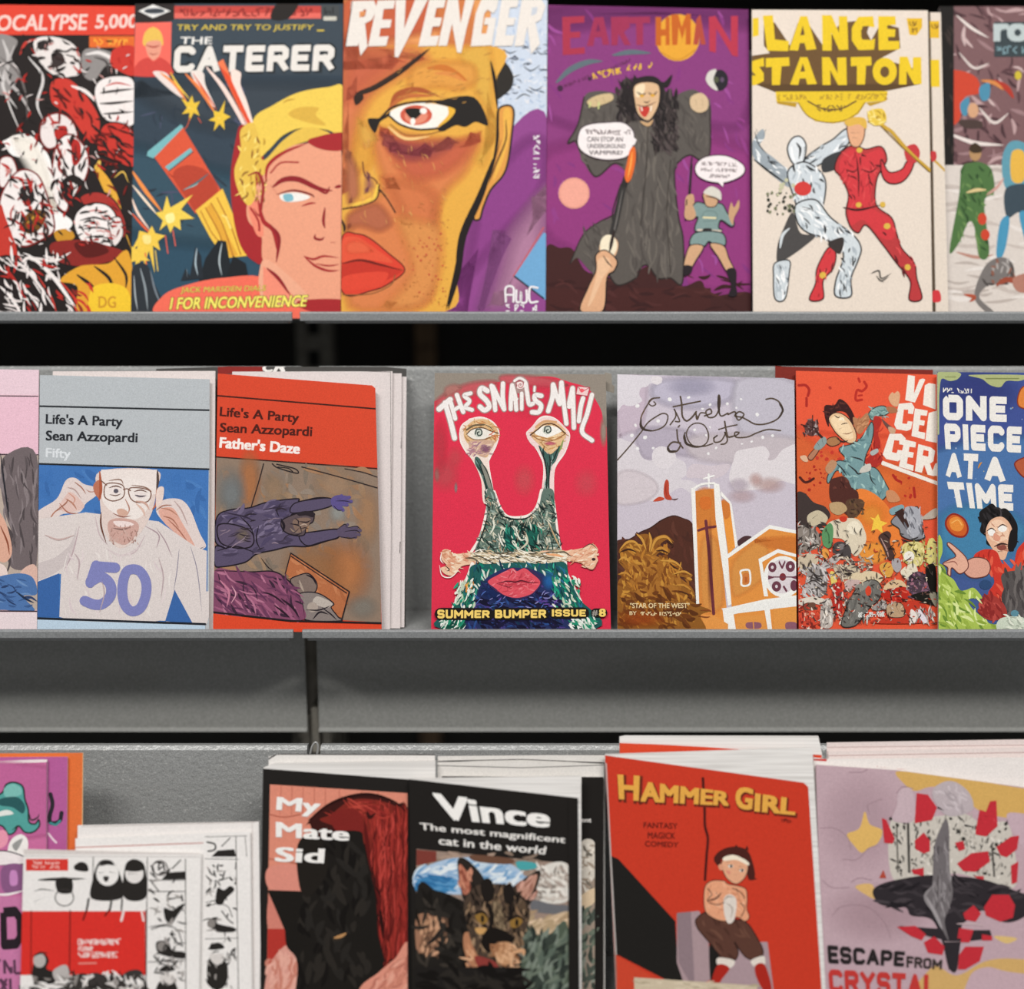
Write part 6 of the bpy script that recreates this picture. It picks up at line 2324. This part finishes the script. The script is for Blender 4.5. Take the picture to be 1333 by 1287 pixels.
vince = '''
@ 320 940 2.777
P 9a8578 618,456 1165,508 1165,1200 612,1200
X a89080,8a7668,7a685c 221 40 620,470 1160,560 60 14 10 30
P 7a3a32 618,458 690,464 690,500 618,516
S a9c0d8 618,540 700,500 780,486 900,490 990,530 1000,580 900,600 780,620 620,600
X c9d8e4,8fb0d0,dfe6ea,6f9cc4 222 120 620,495 1000,610 60 12 160 30 618,540 780,486 990,530 1000,580 780,620 620,600
S 3f7fb0 620,570 680,550 740,560 760,590 700,620 620,610
X 2f6a9c,5a94c0 223 30 622,556 760,610 40 10 10 20
S 4aa0a4 980,500 1046,506 1046,526 990,530
S 6a4a3a 820,476 960,490 950,510 830,500
S d9d4cc 1090,510 1165,514 1165,640 1060,640 1050,560
X c8beb4,a89a90,e4ded6,8a8078 224 70 1050,520 1165,640 40 12 30 70
S 6a6a6e 1040,640 1110,655 1165,660 1165,690 1040,680
S c8ae90 1010,780 1060,720 1165,680 1165,740 1060,780 1010,800
X d8bea0,b09878,a88e70 225 40 1020,690 1165,790 50 12 150 20
S 4f5a4c 1000,800 1090,770 1165,740 1165,1200 990,1200
X 6a7466,39413a,59655a,2c332e,7a8478 226 160 1000,760 1165,980 70 16 120 40
# cat body
S 211e1b 616,620 690,606 760,630 800,660 830,760 800,880 990,900 1000,1200 612,1200
S 9a7058 618,700 680,690 730,710 720,790 690,840 640,830 618,820
X b08668,7a5844,c89a7a,5a4234 227 90 620,690 740,840 50 12 110 40 618,700 680,690 730,710 720,790 690,840 640,830
B 2a2320 18 660,800 700,760 720,720
X 2c2824,181512,3a342e 228 90 616,630 980,960 70 18 60 60
S b07a5a 790,760 820,760 870,800 920,850 900,895 820,880 790,820
X c88f6a,8a5a40,d8a884 229 70 790,770 980,890 40 10 50 50
# ears
S 2a2420 766,500 790,488 830,520 860,560 870,600 800,650 778,600
S b5705a 772,510 800,540 812,600 790,620 776,580
X c98a70,8a4a3a 230 24 772,520 815,610 30 8 80 20
S 2a2420 960,600 1010,560 1064,532 1050,600 1020,660 970,650
S b98a78 980,600 1050,545 1040,600 1010,640
X d0a090,9a6a5a 231 20 980,560 1050,630 30 8 120 20
# face
S 4a3c32 790,650 830,590 900,580 960,590 1010,640 1026,700 1000,780 980,850 930,890 870,880 820,800 800,720
X 7a6450,2a221c,a08468,5a4838,1c1713,8a6e54 232 260 800,590 1020,880 40 9 80 40 790,650 830,590 960,590 1010,640 1026,700 980,850 930,890 820,800
S 1f1a17 850,580 880,560 900,600 890,640 860,640
S 1f1a17 930,600 960,580 970,640 940,650
S 75644f 896,650 924,656 936,740 904,730
X 9a8468,5a4a3a,3a2e24 235 40 890,640 945,740 26 5 85 20 890,640 930,650 940,740 900,730
B 1c1714 18 870,640 890,700 880,760
B 1c1714 14 950,640 960,690 940,720
S 8f6c34 830,694 860,686 876,710 858,726 838,714
S 8f6c34 958,712 988,702 1000,718 978,738 958,734
E 1c1714 856 706 6 14
E 1c1714 980 720 6 14
B 1c1714 9 820,690 856,680 884,712
B 1c1714 9 946,716 980,696 1010,712
S c89a60 830,740 870,740 860,760 840,760
S 1a1512 880,740 940,750 970,780 940,800 900,800 880,830 850,790
S c0906a 900,800 950,790 970,820 950,870 910,860
X d8aa84,9a6a4a 233 40 890,790 990,880 34 8 60 60
S 8a3a34 830,840 900,860 910,890 850,890
B d0a078 16 960,830 1000,820 1004,840
R 1f1c1a 612 880 1000 1200
X 2a2622,14110f 234 40 616,890 1000,980 80 20 20 40
R 1f1c1a 1166 0 1300 1400
T efece8 0.045 682,256 1096,312 1092,376 708,346 Vince
T e8e4df 0.025 630,360 1156,410 1152,440 634,392 The_most_magnificent
T e8e4df 0.025 698,410 1086,446 1080,474 700,438 cat_in_the_world
'''
comic('comic_book', 'second copy of the cat photo comic, a dark strip right of the front copy', G3,
 [(575, 1010.5), (786, 1011.5), (786, 1340), (575, 1340)], LOW, '1f1c1a', '''
@ 320 940 2.777
P 9a8a7c 1200,434 1262,436 1262,1200 1200,1200
S d0c8bc 1210,440 1262,436 1262,560 1210,570
X a09080,e0d8cc,70685e 241 30 1210,440 1260,640 30 10 60 60
S d8c0a0 1200,640 1262,600 1262,650 1200,690
X 6a7466,4a524a,8a9084,39413a 242 60 1204,680 1262,960 44 14 110 40
L 1f1c1a 8 1266,430 1266,1200
T e8e4df 0.025 1120,344 1250,346 1248,368 1118,362 magnificent
R d8d4cf 1170 180 1214 1300
''', fwd=-0.0015, thick=0.0025, edge='e0dcd8')
comic('comic_book', 'black comic with a photo of a dark tabby cat under white lettering', G3,
 [(533, 1013.5), (752, 1038), (754.5, 1340), (537.5, 1340)], plane('low', -0.8, (535, 1287), 0.0078), '1f1c1a', vince,
 pages=[(535, 1013), (756, 1009.5), (757, 1340), (538, 1340)], thick=0.003, fwd=0.002)
comic('comic_book', 'second copy of the red girl comic, pages showing above the front copy', G3,
 [(807.5, 967), (900, 972), (1072, 984), (1075, 1340), (806, 1340)], LOW, 'd4482c', '''
@ 770 940 3.7097
L e6dedb 8 140,100 300,106 1120,150
''', pages=[(807.5, 960), (815, 958.5), (1068, 959), (1073, 984), (1075, 1340), (807, 1340)], fwd=-0.0054, thick=0.0026)
comic('comic_book', 'red comic with yellow lettering and a girl in a headband sitting down', G3,
 [(787.5, 983), (1046, 1018.5), (1052, 1024), (1073, 1340), (804.5, 1340), (794, 1112)], plane('low', -1.2, (795, 1287), 0.003), 'c63a26', '''
@ 770 940 3.7097
P 1f1d1b 86,640 130,660 405,960 415,1140 470,1300 120,1120
P 1f1d1b 60,640 92,640 130,1130 60,1130
P c8452e 116,1120 300,1230 240,1400 100,1400
L b8b0ac 7 70,200 92,640 118,1120
S 6f746a 86,1060 116,1110 120,1300 90,1300
# rope
C 4a1a18 13 538,270 546,420 548,500 562,560 556,640 548,760
# girl
P a89094 412,920 520,910 560,1000 580,1240 460,1300 412,1160
P 8c787e 412,920 480,914 500,1300 420,1160
P a89096 700,1060 850,1060 880,1300 560,1300 600,1200
S 1f1d1b 570,1060 610,1090 620,1180 590,1250 574,1250
SO 5a3a30 2a1a18 5 505,950 560,915 640,950 740,960 800,1040 830,1110 800,1150 740,1130 690,1060 710,1110 690,1150 640,1150 600,1100 540,1030 510,990
X 6a473a,4a2e26 251 30 520,930 820,1140 60 12 50 40 520,950 640,950 740,960 820,1110 740,1130 690,1060 690,1150 600,1100
S ded4ca 612,1136 690,1150 670,1186 610,1170
S ded4ca 770,1150 830,1128 836,1170 790,1180
S a8281e 610,1170 666,1186 630,1240 590,1300 580,1250
S a8281e 790,1176 836,1170 870,1280 850,1320 800,1240
SO e2a07c 3a2420 4 546,800 580,765 640,765 660,780 740,800 752,850 750,900 762,940 740,960 700,940 640,960 580,940 546,900
X d08a68,ecb494 252 30 560,780 750,940 40 8 60 50 560,800 640,775 740,810 750,930 640,950 560,900
B 4a2a24 8 560,860 600,850 630,820
B 4a2a24 7 600,820 640,870
B 4a2a24 7 700,800 720,880
S ddd2c8 640,850 670,830 700,860 690,950 660,970 640,920
B 9a8a80 5 650,870 680,900 670,950
S 4a211c 590,660 620,620 680,600 740,610 770,650 790,740 760,760 740,700 680,660 630,660 620,700
P 4a211c 690,600 700,590 710,604
P 4a211c 740,612 752,594 760,620
P 4a211c 770,740 800,756 770,764
SO e0a684 3a2420 4 630,670 680,650 740,670 756,700 740,750 700,780 660,760 636,720
S efe2cc 640,650 690,640 752,670 756,690 700,664 640,668
S d99a7a 612,690 630,684 636,710 620,712
B 2a1a18 12 660,688 680,692
B 2a1a18 12 712,710 740,712
B 4a2420 5 652,672 684,674
B 4a2420 5 712,694 740,700
B 8a4a3a 5 690,734 706,738
E efe6da 672 694 12 8
E efe6da 726 714 11 8
E 2a1a18 674 694 6 8
E 2a1a18 727 714 6 8
C 3a2420 4 560,800 580,830 560,860 600,880 640,870
C 3a2420 4 680,800 720,820 740,850
C 3a2420 4 720,870 740,900 720,940
B 9a8a80 6 640,860 660,840 690,846
S d98a78 650,716 670,720 664,734
# lettering
T 6a2a1c 0.10 138,262 234,268 230,386 142,376 H
T e2a64a 0.05 132,256 226,262 222,374 138,366 H
T 6a2a1c 0.09 246,292 668,344 664,410 246,386 AMMER
T e2a64a 0.055 242,288 664,338 658,400 242,378 AMMER
T 6a2a1c 0.09 704,318 782,326 776,428 704,420 G
T e2a64a 0.055 700,312 778,322 770,420 700,412 G
T 6a2a1c 0.09 798,352 988,376 982,454 796,434 IRL
T e2a64a 0.055 796,346 982,372 976,444 792,426 IRL
W 5a1c18 920,464 966,468 16 30
T 5a1c18 0.01 252,482 414,486 416,514 252,508 FANTASY
T 5a1c18 0.01 272,530 404,532 404,562 272,560 MAGICK
T 5a1c18 0.01 258,572 420,578 418,602 258,598 COMEDY
P c8b9a0 205,1230 800,1270 800,1400 210,1400
X b0a288,d4c6ae 253 20 220,1250 790,1290 60 10 5 20
''', pages=[(788, 982), (1052, 973.5), (1058, 974.5), (1078, 1340), (804, 1340), (794, 1112)], thick=0.004, edge='8a8078')
comic('comic_book', 'comic at the back of the lilac crystal stack, just under the grey apron', G3,
 [(1080, 968), (1333, 964), (1470, 963), (1472, 1340), (1083, 1340)], LOW, 'dfd0cc', '''
@ 1040 940 3.7099
L b89a96 3 140,128 1700,110
L b08a84 3 150,150 1700,140
''', fwd=-0.0085, thick=0.002)
comic('comic_book', 'comic second from the back of the lilac crystal stack, pale page edges', G3,
 [(1081, 979), (1333, 974), (1470, 973), (1472, 1340), (1083, 1340)], LOW, 'e0d2ce', '''
@ 1040 940 3.7099
L b89a96 4 140,166 1700,140
''', fwd=-0.0055, thick=0.002)
comic('comic_book', 'comic just behind the lilac front one, a red edge showing', G3,
 [(1060, 986), (1075, 988), (1330, 986), (1470, 986), (1472, 1340), (1064, 1340)], LOW, 'e6dfdb', '''
@ 1040 940 3.7099
P c03a34 70,170 140,180 136,190 70,186
W d8c0bc 380,206 650,208 14 29
P c8453c 470,226 800,240 1100,256 1700,300 1700,330 1100,286 800,256
''', fwd=-0.002, thick=0.002)
comic('comic_book', 'lilac comic with a dark floating island, red crystals and yellow star clouds', G3,
 [(1061.6, 995), (1166, 1002), (1345, 1026), (1480, 1048), (1484, 1340), (1071.5, 1340)], plane('low', -0.5, (1066, 1287), 0.002), 'bda2aa', '''
@ 1040 940 3.7099
H c2a7b0 0.4 300,480 220,260
H b89aa2 0.4 380,920 280,160
S d2a860 470,236 620,250 800,270 1100,320 1700,400 1700,460 1100,450 1000,460 860,420 780,330 640,310 560,330 500,290
S dcb266 230,540 290,510 316,430 340,490 400,520 380,580 330,610 300,628 270,600
S d8b070 270,790 350,780 370,850 320,830
S cfa86a 640,1180 760,1220 900,1150 1050,1140 1250,1180 1250,1400 560,1400
S d9b878 940,1030 1050,1040 1000,1066
# cloud outlines
C 9a8088 4 240,240 300,240 330,226
C 9a8088 4 340,440 330,400 370,380 400,370
C 9a8088 4 470,340 500,310 550,320
C 9a8088 4 100,510 170,510 230,550 250,610
C 9a8088 4 210,660 280,660 330,610 380,590
C 9a8088 4 110,760 160,796 240,796
C 9a8088 4 160,930 200,890 280,880 350,900 420,980 440,1040
C 9a8088 4 250,770 290,750 350,760
S c3a9b2 1000,450 1090,440 1250,470 1250,700 1080,600
S c2a6ae 820,1230 900,1180 1000,1200 1250,1250 1250,1400 820,1400
# grey-white ruins
S c9c2b8 440,480 550,470 680,450 800,440 900,500 1000,480 1040,620 1030,800 780,730 600,740 450,750
X e0d9d0,8a847c,b0a89e,4a4642,d4ccc2 261 190 450,450 1030,790 30 9 80 60 440,480 550,470 680,450 800,440 1000,480 1040,620 1030,800 780,730 600,740 450,750
X 2f2c2c,4a4642,2f2c2c 267 70 440,460 1040,780 26 6 85 30 440,480 680,450 1000,480 1040,620 1030,800 780,730 450,750
L 4a4642 12 524,480 530,720
L 6a665f 8 470,500 476,720
L 4a4642 9 930,600 940,740
D 3a3834 262 40 440,460 1030,760 4 11
S b9acb0 640,330 700,285 760,290 820,340 840,410 800,440 720,450 670,410
X c8bcc0,a89ca0 263 30 650,300 830,440 50 10 50 40 640,330 700,285 820,340 840,410 720,450 670,410
S c4adb4 480,330 540,320 560,420 540,480 450,470 470,400
# red crystals
P c0303a 566,340 620,348 664,410 640,470 556,486
P c0303a 398,460 420,470 460,560 450,584 410,580
P c0303a 556,570 600,530 630,570 630,620 600,632 560,610
P c0303a 850,520 870,420 900,430 920,380 950,376 956,500 900,550 850,540
P c0303a 950,600 1020,550 1060,545 1050,610 1000,650 970,640
P c0303a 760,680 830,630 910,620 920,670 850,720 790,716
P c0303a 750,580 790,570 800,610 770,620
P c0303a 1020,690 1056,670 1050,770 1024,780
P c0303a 540,710 600,700 600,740 550,730
P c0303a 840,740 890,740 890,770
P b04a3a 385,750 405,710 420,750
X a82630,d0444c 264 50 400,360 1050,740 20 6 70 60 850,520 870,420 950,376 956,500 900,550 850,540
B 2f2c2c 30 670,410 700,426
B 2f2c2c 30 800,496 850,504
B 2f2c2c 14 770,460 790,470
# island
S 2f2a2e 360,800 420,770 540,745 640,735 760,740 900,760 1040,810 1110,840 1120,900 1060,950 980,960 900,900 800,960 780,1000 760,1190 720,1180 690,1060 640,950 540,930 510,890 400,880 360,840
X 3c363a,231f23,453e42 265 90 370,750 1090,1000 90 16 10 40 360,800 540,745 760,740 1040,810 1090,900 900,900 780,1000 640,950 540,900 400,880
P c0303a 890,890 930,830 1010,830 1040,880 1030,940 970,960 900,930
P c0303a 790,920 840,880 876,920 850,960 800,950
P 2f2a2e 480,980 620,990 780,1000 920,1000 930,1040 760,1060 620,1030
P c0303a 470,985 560,980 610,1020 590,1050 540,1030
P c0303a 600,1060 650,1030 700,1080 690,1120 620,1110
P c0303a 770,990 840,1000 820,1060 760,1060
P c0303a 800,1080 890,1080 870,1150 800,1190 764,1190 770,1120
P c0303a 880,1020 930,1030 930,1050 880,1050
P 2f2a2e 700,1040 780,1040 760,1190 720,1190
B c4adb0 10 760,970 830,970 890,980
B c4adb0 9 700,1056 800,1056
S 6f696b 690,490 708,470 722,520 724,700 740,820 720,900 700,960 720,1050 690,1000 660,940 606,840 640,780 650,600
X 8a8486,5a5456,9a9496 266 60 640,500 730,960 50 8 85 15 690,490 722,520 724,700 740,820 700,960 606,840 650,600
B a09a9c 18 612,840 660,930 690,1000
B 8a8486 14 640,790 606,840 640,910
# lettering
K 2a2526 0.25 134,1072 510,1104 504,1176 140,1160 ESCAPE
K 3a3230 0.24 516,1124 690,1142 686,1190 516,1180 FROM
K c03a36 0.25 138,1188 660,1216 656,1330 146,1300 CRYSTAL
''', fwd=0.001, thick=0.003)
